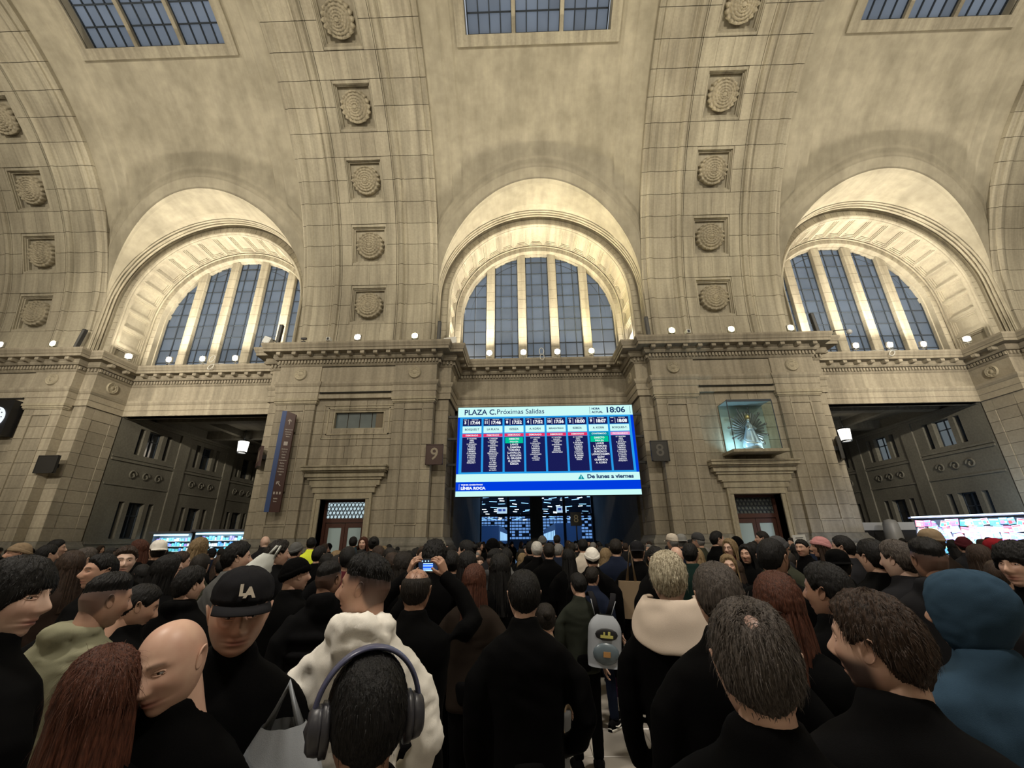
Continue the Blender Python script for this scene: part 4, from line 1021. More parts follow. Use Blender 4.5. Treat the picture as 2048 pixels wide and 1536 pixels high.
def shop(p, w_, h, d, rz, lab, rows):
    t = thing('shop_stall', lab, 'kiosk', p, (0, 0, rz)); MB().box(0, w_, .5, d, 0, h).build('stall_body', MATS['kiosk_metal'], t); MB().box(-.1, w_+.1, -.3, d, h, h+.12).build('stall_roof', MATS['kiosk_roof'], t)
    MB().box(.15, w_-.15, -.2, -.12, h-.14, h-.06).build('stall_tube', LS2, t); MB().box(0, .06, 0, .5, 0, h).box(w_-.06, w_, 0, .5, 0, h).build('stall_post', IRON, t)
    for r in range(rows):
        z = h-.45-.3*r; MB().box(.06, w_-.06, .2, .5, z-.02, z).build('stall_shelf', WHITEP, t); x = .1
        while x < w_-.2:
            a = random.uniform(.08, .18); hh = random.uniform(.12, .24); MB().box(x, x+a, .22, .36, z, z+hh).build('goods', MAGC[random.choice((0, 1, 2, 2, 5, 6))], t); x += a+.03
    c = Vector(p)+Vector((w_/2*math.cos(rz)+.3*math.sin(rz), w_/2*math.sin(rz)-.3*math.cos(rz), h-.2)); area('stall_lamp', c, c+Vector((-.9*math.sin(rz), .9*math.cos(rz), -.6)), w_*.9, 30, (.6, .85, 1), .2)
p = at_y(388, 1080, 24.5); shop((p.x, 24.5, 0), 2.9, 2.5, 2.0, .05, 'lit kiosk with a cyan tube lamp inside the left archway', 4)
p = at_y(303, 1085, 27.2); shop((p.x, 27.2, 0), 2.3, 2.5, 1.6, .1, 'smaller lit stall at the left wall of the left archway', 3)
pb = at_y(1754, 1048, 24.5); t = thing('wrapped_bundle', 'pale plastic-wrapped bundle high in the dark right archway', 'bundle', (pb.x+.7, 24.5, 0)); MB().lathe([(.001, 0), (.36, 0), (.42, .8), (.40, 1.9), (.34, 2.5), (.26, 2.7), (.001, 2.75)], 16).build('plastic_wrap', plain('pale_plastic', (.22, .22, .22), .35), t)
for px0, px1 in ((1715, 1757), (1798, 1845)):
    a = at_y(px0, 1042, 25.5); b = at_y(px1, 1042, 25.5)
t = thing('shop_fascia', 'dim white sign band in the dark right archway', 'sign', (a.x-3.9, 25.5, 2.2)); MB().box(0, 6.2, 0, .1, 0, .42).build('fascia_panel', plain('dim_white', (.32, .33, .35), .5), t); MB().box(0, 6.2, .1, 1.5, -2.9, .42).build('stall_body', BLACK, t)
# white paper sign held up over the crowd
# ================================================================ PEOPLE
R_ = math.radians
def cloth(name, col, bump=.10, sheen=.0, rough=.85, scale=420, var=.12): return plain('cloth_'+name, col, rough, spec=.05, sheen=sheen, bump=bump, bscale=scale, var=var)
CL = {n: cloth(n, c) for n, c in dict(black=(.004, .004, .0045), jet=(.0018, .0018, .002), charcoal=(.014, .014, .016), navy=(.010, .014, .028), brown=(.030, .020, .016), dkbrown=(.018, .013, .010), grey=(.10, .10, .098), ltgrey=(.20, .20, .19), midgrey=(.05, .05, .052),
      olive=(.03, .032, .022), khaki=(.22, .215, .145), green=(.008, .020, .017), white=(.74, .71, .65), cream=(.55, .49, .41), blue=(.028, .055, .088), denim=(.025, .04, .07), red=(.20, .012, .018), maroon=(.06, .012, .016), teal=(.012, .06, .075), pink=(.42, .20, .20), purple=(.07, .015, .06), hivis=(.75, .85, .06), tan=(.23, .17, .11), sage=(.022, .025, .019), dusty=(.30, .32, .35)).items()}
def skin(name, col):
    """skin whose tone layer carries lips, brows, stubble and the shaved sides of a haircut"""
    m, t, p = nt('skin_'+name); tc = t.nodes.new('ShaderNodeTexCoord'); n = t.nodes.new('ShaderNodeTexNoise'); n.inputs['Scale'].default_value = 16; n.inputs['Detail'].default_value = 4
    t.links.new(tc.outputs['Object'], n.inputs['Vector']); r = t.nodes.new('ShaderNodeValToRGB'); r.color_ramp.elements[0].position = .3; r.color_ramp.elements[1].position = .7
    r.color_ramp.elements[0].color = (col[0]*.93, col[1]*.86, col[2]*.86, 1); r.color_ramp.elements[1].color = (min(1, col[0]*1.05), col[1]*1.08, col[2]*1.08, 1); t.links.new(n.outputs['Fac'], r.inputs[0])
    at_ = t.nodes.new('ShaderNodeAttribute'); at_.attribute_name = 'tone'; vm = t.nodes.new('ShaderNodeVectorMath'); vm.operation = 'MULTIPLY'; t.links.new(r.outputs[0], vm.inputs[0]); t.links.new(at_.outputs['Color'], vm.inputs[1])
    t.links.new(vm.outputs[0], p.inputs['Base Color']); p.inputs['Roughness'].default_value = .45; p.inputs['Specular IOR Level'].default_value = .4
    return m
SKC = dict(light=(.56, .36, .27), mid=(.47, .285, .205), tan=(.36, .205, .14), pale=(.62, .43, .34))
SK = {n: skin(n, c) for n, c in SKC.items()}; HANDM = {n: plain('hand_skin_'+n, c, .5, var=.1, bscale=20) for n, c in SKC.items()}
def hairmat(name, c1, c2):
    m, t, p = nt('hair_'+name); tc = t.nodes.new('ShaderNodeTexCoord'); mp = t.nodes.new('ShaderNodeMapping'); mp.inputs['Scale'].default_value = (90, 90, 7)
    n = t.nodes.new('ShaderNodeTexNoise'); n.inputs['Scale'].default_value = 2.2; n.inputs['Detail'].default_value = 3; t.links.new(tc.outputs['Object'], mp.inputs[0]); t.links.new(mp.outputs[0], n.inputs['Vector'])
    r = t.nodes.new('ShaderNodeValToRGB'); r.color_ramp.elements[0].position = .35; r.color_ramp.elements[1].position = .7; r.color_ramp.elements[0].color = (*c1, 1); r.color_ramp.elements[1].color = (*c2, 1)
    t.links.new(n.outputs['Fac'], r.inputs[0]); t.links.new(r.outputs[0], p.inputs['Base Color']); p.inputs['Roughness'].default_value = .58; p.inputs['Specular IOR Level'].default_value = .2
    b = t.nodes.new('ShaderNodeBump'); b.inputs['Strength'].default_value = .8; b.inputs['Distance'].default_value = .006; t.links.new(n.outputs['Fac'], b.inputs['Height']); t.links.new(b.outputs[0], p.inputs['Normal'])
    return m
HR = {n: hairmat(n, a, b) for n, (a, b) in dict(black=((.002, .002, .002), (.010, .009, .009)), dark=((.006, .005, .004), (.022, .017, .014)), brown=((.013, .008, .006), (.05, .03, .02)), auburn=((.03, .010, .006), (.10, .035, .02)), fair=((.10, .065, .03), (.28, .20, .11)), grey=((.10, .10, .095), (.26, .25, .24)), white=((.35, .34, .31), (.6, .58, .54)), blond=((.16, .13, .08), (.62, .56, .42)), greybrown=((.025, .02, .017), (.09, .075, .065))).items()}
STUBC = dict(black=(.10, .105, .13), grey=(.50, .58, .68), dark=(.20, .21, .25), beard=(.13, .13, .15))
EYEW = plain('eye_white', (.28, .25, .235), .25); EYED = plain('eye_iris', (.012, .008, .006), .1)

def ss(a, b, x): t = min(1, max(0, (x-a)/(b-a))); return t*t*(3-2*t)
def gau(x, s): return math.exp(-.5*(x/s)**2)
def head_pt(dx, dy, dz, face=True, nose=1.0, fat=1.0):
    """unit direction -> point on the head, origin mid-head, face towards +Y, chin -.115, crown +.115"""
    cz = math.sqrt(max(1e-9, 1-dz*dz)); fx, fy = (dx/cz, dy/cz) if cz > 1e-4 else (0, 0)
    e = .50 if dz < 0 else .82
    h = cz**e
    z = .115*dz; x = .0775*fat*fx*h; y = (.095 if fy > 0 else .103)*fy*h
    if z < 0:
        t = -z/.115
        x *= 1-.27*t**1.6; 
        if fy < 0: y *= 1-.50*t**1.1
        else: y *= 1-.04*t
    else:
        x *= 1+.03*math.sin(PI*dz)
        if fy > 0: y *= 1-.05*dz
    if face and fy > .0:
        w_ = ss(0, .35, fy); b = 0
        ax = abs(x)
        b += .011*nose*gau(x, .0075)*gau(z-.003, .020)+.018*nose*gau(x, .0105)*gau(z+.026, .0105)+.012*nose*gau(x, .009)*gau(z+.012, .012)
        b += .007*gau(ax-.0135, .006)*gau(z+.031, .006)
        b -= .0125*gau(ax-.031, .015)*gau(z-.012, .0105); b += .0055*gau(ax-.031, .010)*gau(z-.011, .0055)
        b += .0055*gau(ax-.026, .018)*gau(z-.032, .008)
        b += .006*gau(ax-.042, .016)*gau(z+.018, .016); b -= .004*gau(ax-.045, .014)*gau(z+.055, .016)
        b += .0065*gau(x, .019)*gau(z+.054, .0055)+.007*gau(x, .017)*gau(z+.067, .006)-.0055*gau(x, .020)*gau(z+.0605, .0022)-.004*gau(x, .018)*gau(z+.079, .005)
        b += .010*gau(x, .018)*gau(z+.098, .014); b -= .002*gau(ax-.022, .006)*gau(z+.045, .012)
        y += b*w_
    return (x, y, z)
_hc = {}
def ear(mb, s, mi):
    P = []
    for i in range(9):
        t = PI*i/8
        row = []
        for k in range(16):
            a = 2*PI*k/16; r = math.sin(t); oy = .017*r*math.cos(a); oz = .031*r*math.sin(a)*(1.08 if math.sin(a) > 0 else .92); ox = .011*math.cos(t)
            if i > 4: ox *= (.7, -.25, -.5, -.6)[i-5]                       # hollow of the ear on the outside
            row.append((s*(.080-.0*oz)-s*ox*1.0+s*.008*oz/.031, -.012+oy-.010*oz/.031, .000+oz))
        P.append(row if s > 0 else row[::-1])
    mb.grid(P, mi, True, closed_v=True)
def head_mesh(sk='mid', stub=None, hi=True, fade=False, beard=False, fat=1.0, brow='black', nose=1.0, neck=True, scalp=False):
    key = ('head', sk, stub, hi, fade, beard, fat, brow, nose, scalp)
    if key in _hc: return _hc[key]
    nu, nv = (150, 110) if hi == 2 else ((96, 72) if hi else (34, 26))
    mb = MB(); P = []
    for j in range(nv+1):
        t = -PI/2+PI*j/nv; row = []
        for i in range(nu):
            u = i/nu*2*PI; a = u-.42*math.sin(u)            # denser at the front
            row.append(head_pt(math.sin(a)*math.cos(t), math.cos(a)*math.cos(t), math.sin(t), True, nose, fat))
        P.append(row)
    mb.grid([r[::-1] for r in P], 0, True, closed_v=True)
    for s in (-1, 1): ear(mb, s*fat, 0)
    if neck:
        mb.tube([(0, -.022, -.235), (0, -.024, -.16), (0, -.026, -.09), (0, -.03, -.03)], [(.068, .066), (.056, .058), (.053, .056), (.05, .05)], 20, 0, cap=False)
    def surf(x, z):
        dz = z/.115; cz = math.sqrt(1-dz*dz); hh_ = cz**.82; fx = x/(.0775*fat*hh_*(1+.03*math.sin(PI*dz))); fy = math.sqrt(max(0, 1-fx*fx)); return head_pt(fx*cz, fy*cz, dz, True, nose, fat)[1]
    for s in (-1, 1):
        y0 = surf(.031, .0115); mb.ell((s*.031, y0-.0108, .0112), (.0122, .0116, .0080), 10, 16, 1); mb.ell((s*.031, y0-.0025, .0110), (.0056, .0042, .0056), 6, 10, 2)
        if hi:
            for dz, hh in ((.0058, .0030), (-.0056, .0020)):
                mb.tube([(s*(.031+.0150*math.cos(q)), surf(.031+.0150*math.cos(q), .0115+dz*math.sin(q))+.0002, .0115+dz*math.sin(q)) for q in [PI*k/8 for k in range(9)]], [hh*.4, hh*.8, hh, hh*1.1, hh*1.1, hh*1.1, hh, hh*.8, hh*.4], 6, 0)
    me = mb.mesh('head', [SK[sk], EYEW, EYED]); ca = me.color_attributes.new('tone', 'FLOAT_COLOR', 'POINT'); buf = []
    sc_ = STUBC.get(stub or 'black'); bw = (.45, .45, .45) if brow in ('grey', 'white', 'fair') else (.10, .10, .10)
    for v in mb.v:
        x, y, z = v; ax = abs(x); c = [1., 1., 1.]
        def mul(k, col):
            for i in range(3): c[i] *= 1+(col[i]-1)*max(0, min(1, k))
        if y > .03:
            mul(gau(x, .018)*gau(z+.061, .0085)*.95 if ax < .032 else 0, (.80, .52, .56))
            mul((ss(.030, .018, ax))*gau(z+.0606, .0016)*.8, (.3, .2, .2))
            bz = .0315+.004*math.sin(min(1, max(0, (ax-.012)/.035))*PI)-.05*max(0, ax-.042)
            mul(ss(.010, .015, ax)*ss(.052, .044, ax)*gau(z-bz, .0032)*1.0, bw)
            mul(gau(ax-.031, .016)*gau(z-.012, .012)*.25, (.6, .5, .5)); mul(gau(ax-.04, .015)*gau(z+.02, .015)*.25+gau(x, .01)*gau(z+.026, .01)*.3, (1, .82, .8))
        if fade and y < .055:
            lo = -.082 if y < -.05 else (-.082+.10*ss(-.05, .0, y))
            k = ss(lo-.01, lo+.035, z)*ss(.055, .035, y)*(1-ss(.0, .02, y)*ss(.01, -.005, z)); mul(k*(.80+.20*ss(-.02, .04, z)), sc_)
        if scalp: mul(ss(.03, .07, z)*.8, (.42, .40, .42))
        if beard: mul(ss(-.02, .01, y)*max(ss(-.008, -.04, z)*ss(.022, .040, ax+.0), ss(-.078, -.088, z), gau(z+.048, .004)*ss(.024, .018, ax)), sc_)
        elif fade or stub == 'beardlight': mul(.35*ss(-.02, .01, y)*max(ss(-.04, -.07, z)*ss(.016, .034, ax), ss(-.08, -.092, z)), (.55, .55, .6))
        buf += [*c, 1.]
    ca.data.foreach_set('color', buf) if len(buf) == 4*len(me.vertices) else None
    _hc[key] = me; return me

def hairline(a, style):
    """lowest z covered by hair at azimuth a (0 front, pi back)"""
    a = abs((a+PI) % (2*PI)-PI)
    d = math.degrees(a)
    T_ = dict(short=[(0, .072), (35, .070), (60, .045), (75, .015), (92, .028), (105, .005), (125, -.045), (180, -.082)],
              top=[(0, .066), (35, .066), (60, .058), (90, .055), (120, .045), (180, .028)],
              long=[(0, .080), (30, .070), (48, .02), (60, -.05), (70, -.10), (180, -.115)],
              fringe=[(0, .030), (35, .025), (55, .0), (70, -.03), (95, -.03), (125, -.05), (180, -.085)],
              bald=[(0, .2), (75, .2), (85, .015), (92, .028), (105, .0), (125, -.045), (180, -.08)],
              beanie=[(0, .040), (60, .030), (90, .022), (120, .0), (180, -.035)],
              cap=[(0, .040), (60, .040), (90, .036), (140, .02), (180, .015)],
              hood=[(0, .085), (30, .075), (48, .03), (60, -.06), (66, -.13), (180, -.14)])[style]
    for (x0, y0), (x1, y1) in zip(T_, T_[1:]):
        if d <= x1: return y0+(y1-y0)*(d-x0)/(x1-x0)
    return T_[-1][1]
def ns(x, y, z): return noise.noise(Vector((x, y, z)))
def shell_mesh(style, mat, thick=.014, rough=.3, hi=True, seed=0, topk=None, name='hair', fold=False, strand=1.0, point=0.0, fat=1.0, bare=None):
    key = (style, mat.name, thick, rough, hi, seed, fold, point, bare)
    if key in _hc: return _hc[key]
    nu, nv = (170, 100) if hi == 2 else ((110, 64) if hi else (36, 24))
    V_ = []; T_ = []
    for j in range(nv+1):
        t = -PI/2+PI*j/nv; rv = []; rt = []
        for i in range(nu):
            u = 2*PI*i/nu; dx, dy, dz = math.sin(u)*math.cos(t), math.cos(u)*math.cos(t), math.sin(t)
            p = Vector(head_pt(dx, dy, dz, False, fat=fat)); hl = hairline(u, style)+.004*ns(u*6+seed, seed, 0)
            if bare and bare[0] > 0:                       # thinning crown
                cc = (Vector((dx, dy, dz))-Vector(bare[1])).length
            q = ss(-.004, (.034 if style == 'top' else .014) if not fold else .004, p.z-hl)
            th = thick*q
            if style == 'beanie' or style == 'cap' or style == 'hood': th += .003*ns(u*3+seed, t*4, 1)*q
            else:
                n1 = ns(u*14+2.5*t+seed, t*3.0, seed); n2 = ns(u*40+6*t, t*6+seed, 3)
                th *= 1+rough*(1.3*n1+.7*n2*strand); th *= 1+.45*ss(.04, .11, p.z)*ss(-.08, .06, p.y+.03)
                if bare: th = th*ss(.12, bare[0], (Vector((dx, dy, dz))-Vector(bare[1])).length+.05*ns(u*5, t*5, 1))-.0015
            if style == 'bald': th = th*ss(.078, .045, p.z)-.001; q *= ss(.085, .07, p.z)
            if style == 'cap': th += .020*ss(.35, .95, dz)*q
            if fold and hl < p.z < hl+.034: th += .006
            nrm = Vector((dx/.078, dy/.1, dz/.115)).normalized()
            pt = p+nrm*th
            if point: pt += Vector((0, -1, .55))*point*ss(.2, 1, -dy*.7+dz*.6)
            rv.append(tuple(pt)); rt.append(q)
        V_.append(rv); T_.append(rt)
    mb = MB()
    for r in V_: mb.v += r
    for j in range(nv):
        for i in range(nu):
            i2 = (i+1) % nu
            if max(T_[j][i], T_[j][i2], T_[j+1][i], T_[j+1][i2]) > .02:
                mb.f.append((j*nu+i, (j+1)*nu+i, (j+1)*nu+i2, j*nu+i2)); mb.m.append(0); mb.sm.append(True)
    me = mb.mesh(name, mat); _hc[key] = me; return me
def drape_mesh(mat, length=.34, spread=.03, seed=0, hi=True, front=62, wave=.012, name='long_hair', low=False):
    """long hair falling from the crown behind and beside the face"""
    key = ('drape', mat.name, length, spread, seed, hi, front, low)
    if key in _hc: return _hc[key]
    nu, nv = (150, 40) if hi else (40, 14); P = []
    for j in range(nv+1):
        v = j/nv if not low else .36+.64*j/nv; row = []
        for i in range(nu+1):
            a = math.radians(front+(360-2*front)*i/nu)
            if v < .35:
                tt = v/.35; t = PI/2*(1-tt); p = Vector(head_pt(math.sin(a)*math.cos(t), math.cos(a)*math.cos(t), math.sin(t), False))*1.13+Vector((0, 0, .004))
            else:
                q = (v-.35)/.65; r0 = Vector(head_pt(math.sin(a), math.cos(a), 0, False))*1.13
                k = 1+.18*math.sin(q*PI*.6)+spread*4*q
                p = Vector((r0.x*k, r0.y*k-.02*q, -length*q))
            n = ns(a*9+seed, v*1.5, seed)*1.2+ns(a*26, v*3, seed+5)*.6
            d = Vector((math.sin(a), math.cos(a), 0)); p = p+d*(wave*n*min(1, v*2.5))
            row.append(tuple(p))
        P.append(row)
    me = MB().grid(P, 0, True).mesh(name, mat); _hc[key] = me; return me
def strands(mat, style, n, length, seed, lift=.010, curl=.3, name='hair_strands', fat=1.0, thick=.014, down=.6, wd=.0011, bare=None):
    """loose tufts of hair: thin two-sided ribbons rooted on the scalp"""
    rnd = random.Random(seed); mb = MB()
    k = 0
    while k < n:
        z = rnd.uniform(-.85, 1); a = rnd.uniform(-PI, PI); c = math.sqrt(1-z*z); d = Vector((math.sin(a)*c, math.cos(a)*c, z)); p = Vector(head_pt(*d, False, fat=fat))
        if p.z < hairline(a, style)+.006: continue
        if bare and (d-Vector(bare[1])).length < bare[0]*rnd.uniform(.1, .8): k += 1; continue
        k += 1
        nrm = Vector((d.x/.078, d.y/.1, d.z/.115)).normalized(); p += nrm*thick*rnd.uniform(.5, .95)
        swirl = Vector((0, -1, 0)).cross(nrm)*curl*rnd.uniform(-.6, 1)
        g = (Vector((0, -.25, -1))-nrm*nrm.dot(Vector((0, -.25, -1))))
        dirv = (g*down+swirl+nrm*.22*rnd.uniform(.1, 1)+Vector((rnd.gauss(0, .16), rnd.gauss(0, .16), rnd.gauss(0, .08))))
        if d.z > .75: dirv += Vector((rnd.gauss(0, .5), rnd.gauss(0, .5), .1))
        dirv.normalize(); L_ = length*rnd.uniform(.5, 1.15)*(.45 if p.z < -.03 and style != 'long' else 1); pts = []; q = Vector(p); dv = Vector(dirv)
        for s in range(4): pts.append(Vector(q)); q = q+dv*L_/3; dv = (dv+Vector((0, 0, -.28))-nrm*.14).normalized()
        side = dirv.cross(nrm).normalized()*wd
        b = len(mb.v)
        for s, r in enumerate(pts): ww = side*(1-.28*s); mb.v += [tuple(r-ww), tuple(r+ww)]
        for s in range(3): mb.f.append((b+2*s, b+2*s+1, b+2*s+3, b+2*s+2)); mb.m.append(0); mb.sm.append(True)
    return mb.mesh(name, mat)

# ---------------------------------------------------------------- bodies
def remesh(mb, vox, smooth=4, mats=None, name='jacket', wrinkle=0.0, wscale=9, seed=0):
    me = mb.mesh(name+'_src', mats[0]); o = bpy.data.objects.new('tmp', me); COL.objects.link(o)
    r = o.modifiers.new('r', 'REMESH'); r.mode = 'VOXEL'; r.voxel_size = vox; r.use_smooth_shade = True
    s = o.modifiers.new('s', 'SMOOTH'); s.iterations = smooth; s.factor = .6
    dg = bpy.context.evaluated_depsgraph_get(); m2 = bpy.data.meshes.new_from_object(o.evaluated_get(dg)); bpy.data.objects.remove(o); bpy.data.meshes.remove(me)
    m2.name = name
    if wrinkle:
        n = len(m2.vertices); co = np.empty(n*3); m2.vertices.foreach_get('co', co); no = np.empty(n*3); m2.vertices.foreach_get('normal', no)
        co = co.reshape(-1, 3); no = no.reshape(-1, 3)
        for i in range(n):
            x, y, z = co[i]; w_ = ns(x*wscale*.55+seed, y*wscale*.55, z*wscale+2.2*ns(x*3, z*3, seed))
            w2 = ns(x*wscale*2+seed, y*wscale*2+3, z*wscale*1.3)
            co[i] += no[i]*wrinkle*((1-abs(w_)*2.4)*.8+w2*.5)
        m2.vertices.foreach_set('co', co.reshape(-1)); m2.update()
    m2.materials.clear()
    for m_ in mats: m2.materials.append(m_)
    return m2
_bd = {}
def body_mesh(kind='jacket', arms='down', mat=None, vox=.022, wide=1.0, wrinkle=.004, seed=0, hoodpile=0, hem=.80, collar=True, skirt=1.0, wscale=9, puff=0):
    """upper garment for a 1.75 m figure, feet at z=0, facing +Y"""
    key = (kind, arms, mat.name, vox, wide, hoodpile, hem, seed, puff, wrinkle)
    if key in _bd: return _bd[key]
    W2 = wide; mb = MB(); P = []
    rings = [(hem, .185*skirt, .135*skirt, 0), (hem+.02, .19*skirt, .14*skirt, 0), (.95, .178, .132, .0), (1.08, .178, .130, 0), (1.22, .196, .138, 0), (1.34, .208, .136, -.008), (1.41, .200, .120, -.014), (1.455, .150, .098, -.018), (1.485, .098, .082, -.018), (1.51, .076, .075, -.014)]
    if hem > .93: rings = [r for r in rings if r[0] >= hem]
    if collar: rings += [(1.535, .073, .074, -.010), (1.55, .070, .071, -.008)]
    for z, hx, hy, oy in rings:
        ex = .78; row = []
        for k in range(28):
            a = 2*PI*k/28; c, s = math.cos(a), math.sin(a)
            row.append((W2*hx*math.copysign(abs(c)**ex, c), oy+hy*math.copysign(abs(s)**ex, s), z))
        P.append(row)
    base = len(mb.v); mb.grid([r for r in P[::-1]], 0, True, closed_v=True)
    n0 = len(P)*28; mb.f.append(tuple(range(base, base+28))); mb.f.append(tuple(reversed(range(base+n0-28, base+n0)))); mb.m += [0, 0]; mb.sm += [True]*2
    sh = .185*W2
    for s in (-1, 1):
        A = arms if isinstance(arms, str) else arms[0 if s < 0 else 1]
        J = dict(down=[(sh-.03, -.015, 1.385), (sh+.055, -.03, 1.27), (sh+.07, -.035, 1.12), (sh+.07, .0, .99), (sh+.055, .04, .87)],
                 bent=[(sh-.03, -.01, 1.385), (sh+.055, -.01, 1.27), (sh+.06, .0, 1.13), (sh+.0, .12, 1.10), (sh-.07, .24, 1.14)],
                 pocket=[(sh-.03, -.015, 1.385), (sh+.07, -.03, 1.27), (sh+.10, -.06, 1.13), (sh+.07, .02, 1.02), (sh+.0, .10, .96)],
                 raised=[(sh-.03, .0, 1.385), (sh+.07, .08, 1.38), (sh+.12, .19, 1.36), (sh+.02, .235, 1.50), (sh-.085, .27, 1.635)],
                 raisedhi=[(sh-.03, .0, 1.39), (sh+.08, .07, 1.42), (sh+.13, .16, 1.46), (sh+.04, .22, 1.60), (sh-.08, .26, 1.70)])[A]
        R = [.060, .064, .056, .051, .043]
        if puff: R = [r*1.25 for r in R]
        mb.tube([(s*x, y, z) for x, y, z in J], [r*(.5+.5*W2) for r in R], 14)
    if hoodpile:
        h = hoodpile
        pts = []; rr = []
        for i in range(15):
            a = PI*(.06+1.88*i/14); b_ = .5-.5*math.cos(2*PI*(i/14)); pts.append((.090*math.sin(a), .07*math.cos(a)-.022-.045*b_*h, 1.50+.01*b_)); rr.append((.024+.018*b_*h, .028+.030*b_*h))
        mb.tube(pts, rr, 12); mb.ell((.0, -.115*h, 1.455), (.10, .05, .07*h), 8, 14)
    if puff:
        for z in (.9, 1.0, 1.1, 1.2, 1.3): mb.tube([(0.215*W2*math.cos(q), .150*math.sin(q), z) for q in [2*PI*k/20 for k in range(21)]], .028, 8)
    me = remesh(mb, vox, 4 if not puff else 2, [mat], 'jacket' if kind != 'coat' else 'coat', wrinkle, wscale, seed); _bd[key] = me; return me
def legs_mesh(mat, pose='stand', vox=.026, baggy=1.0, seed=0):
    key = ('legs', mat.name, pose, baggy)
    if key in _bd: return _bd[key]
    mb = MB(); mb.tube([(0, 0, 1.0), (0, 0, .93), (0, .0, .84)], [(.13, .16), (.125, .165), (.10, .16)], 16)
    for s in (-1, 1):
        f = s*.0; 
        if pose == 'walk': f = .16*s
        k = [(s*.085, 0, .86), (s*.095, f*.5+.02, .5), (s*.10, f*(1.2 if f < 0 else .9)-.02, .09)]
        mb.tube([k[0], (k[0][0], f*.25, .68), k[1], (k[1][0]*.5+k[2][0]*.5, (k[1][1]+k[2][1])/2, .3), k[2]], [.098*baggy, .085*baggy, .066*baggy, .062*baggy, .055*baggy], 12)
    me = remesh(mb, vox, 3, [mat], 'trousers', .004, 10, seed); _bd[key] = me; return me
def shoe_mesh(mats, trainer=False):
    key = ('shoe', mats[0].name, trainer)
    if key in _bd: return _bd[key]
    mb = MB(); P = []
    for y, hx, zt in ((-.085, .022, .06), (-.075, .034, .085), (-.03, .038, .10), (.03, .040, .082), (.09, .046, .06), (.14, .045, .05), (.175, .032, .042), (.19, .012, .03)):
        P.append([(hx*math.cos(a), y, .02+max(0, (zt-.02))*max(0, math.sin(a))**.7) if math.sin(a) >= 0 else (hx*math.cos(a), y, .02) for a in [2*PI*k/16 for k in range(16)]])
    mb.grid([r[::-1] for r in P], 0, True, closed_v=True)
    Q = [[(hx*1.06*math.cos(a), y, z) for a, z in [(2*PI*k/16, 0.0 if math.sin(2*PI*k/16) < 0 else .026) for k in range(16)]] for y, hx, zt in ((-.09, .026, 0), (-.075, .036, 0), (-.03, .039, 0), (.03, .041, 0), (.09, .047, 0), (.14, .046, 0), (.178, .034, 0), (.195, .013, 0))]
    mb.grid([r[::-1] for r in Q], 1, True, closed_v=True)
    if trainer:
        for s in (-1, 1):
            pts = [(s*.0405, -.04, .05), (s*.044, .0, .036), (s*.0445, .04, .046), (s*.036, .085, .066)]
            mb.tube(pts, [.003, .009, .006, .002], 6, 1)
    me = mb.mesh('shoe', mats); _bd[key] = me; return me
def hand_mesh(mat, curl=.5, s=1, grip=False):
    """right hand (s=1) pointing along +Z from the wrist, palm towards +Y"""
    key = ('hand', mat.name, curl, s)
    if key in _bd: return _bd[key]
    mb = MB(); mb.tube([(0, 0, -.05), (0, 0, 0), (0, .002, .04), (0, .002, .085)], [(.024, .021), (.027, .019), (.040, .017), (.041, .013)], 14)
    for i, (x, L_) in enumerate(((-.031, .068), (-.0105, .078), (.0105, .072), (.030, .056))):
        p = Vector((x, .002, .075)); d = Vector((x*1.2, 0, 1)).normalized(); pts = [tuple(p)]; q = p; ang = 0
        for k in range(3):
            ang += curl*(.5+.25*k); dd = Vector((d.x, math.sin(ang), math.cos(ang))).normalized(); q = q+dd*L_*(.45, .32, .24)[k]; pts.append(tuple(q))
        mb.tube(pts, [.0098, .0088, .0080, .0062], 8)
    mb.tube([(-.022, .004, .012), (-.045, .014, .038), (-.056, .026, .062), (-.052, .040, .082)], [.014, .0125, .0105, .008], 8)
    if s < 0: mb.v = [(-x, y, z) for x, y, z in mb.v]; mb.f = [f[::-1] for f in mb.f]
    me = remesh(mb, .0042, 2, [mat], 'hand', 0); _bd[key] = me; return me

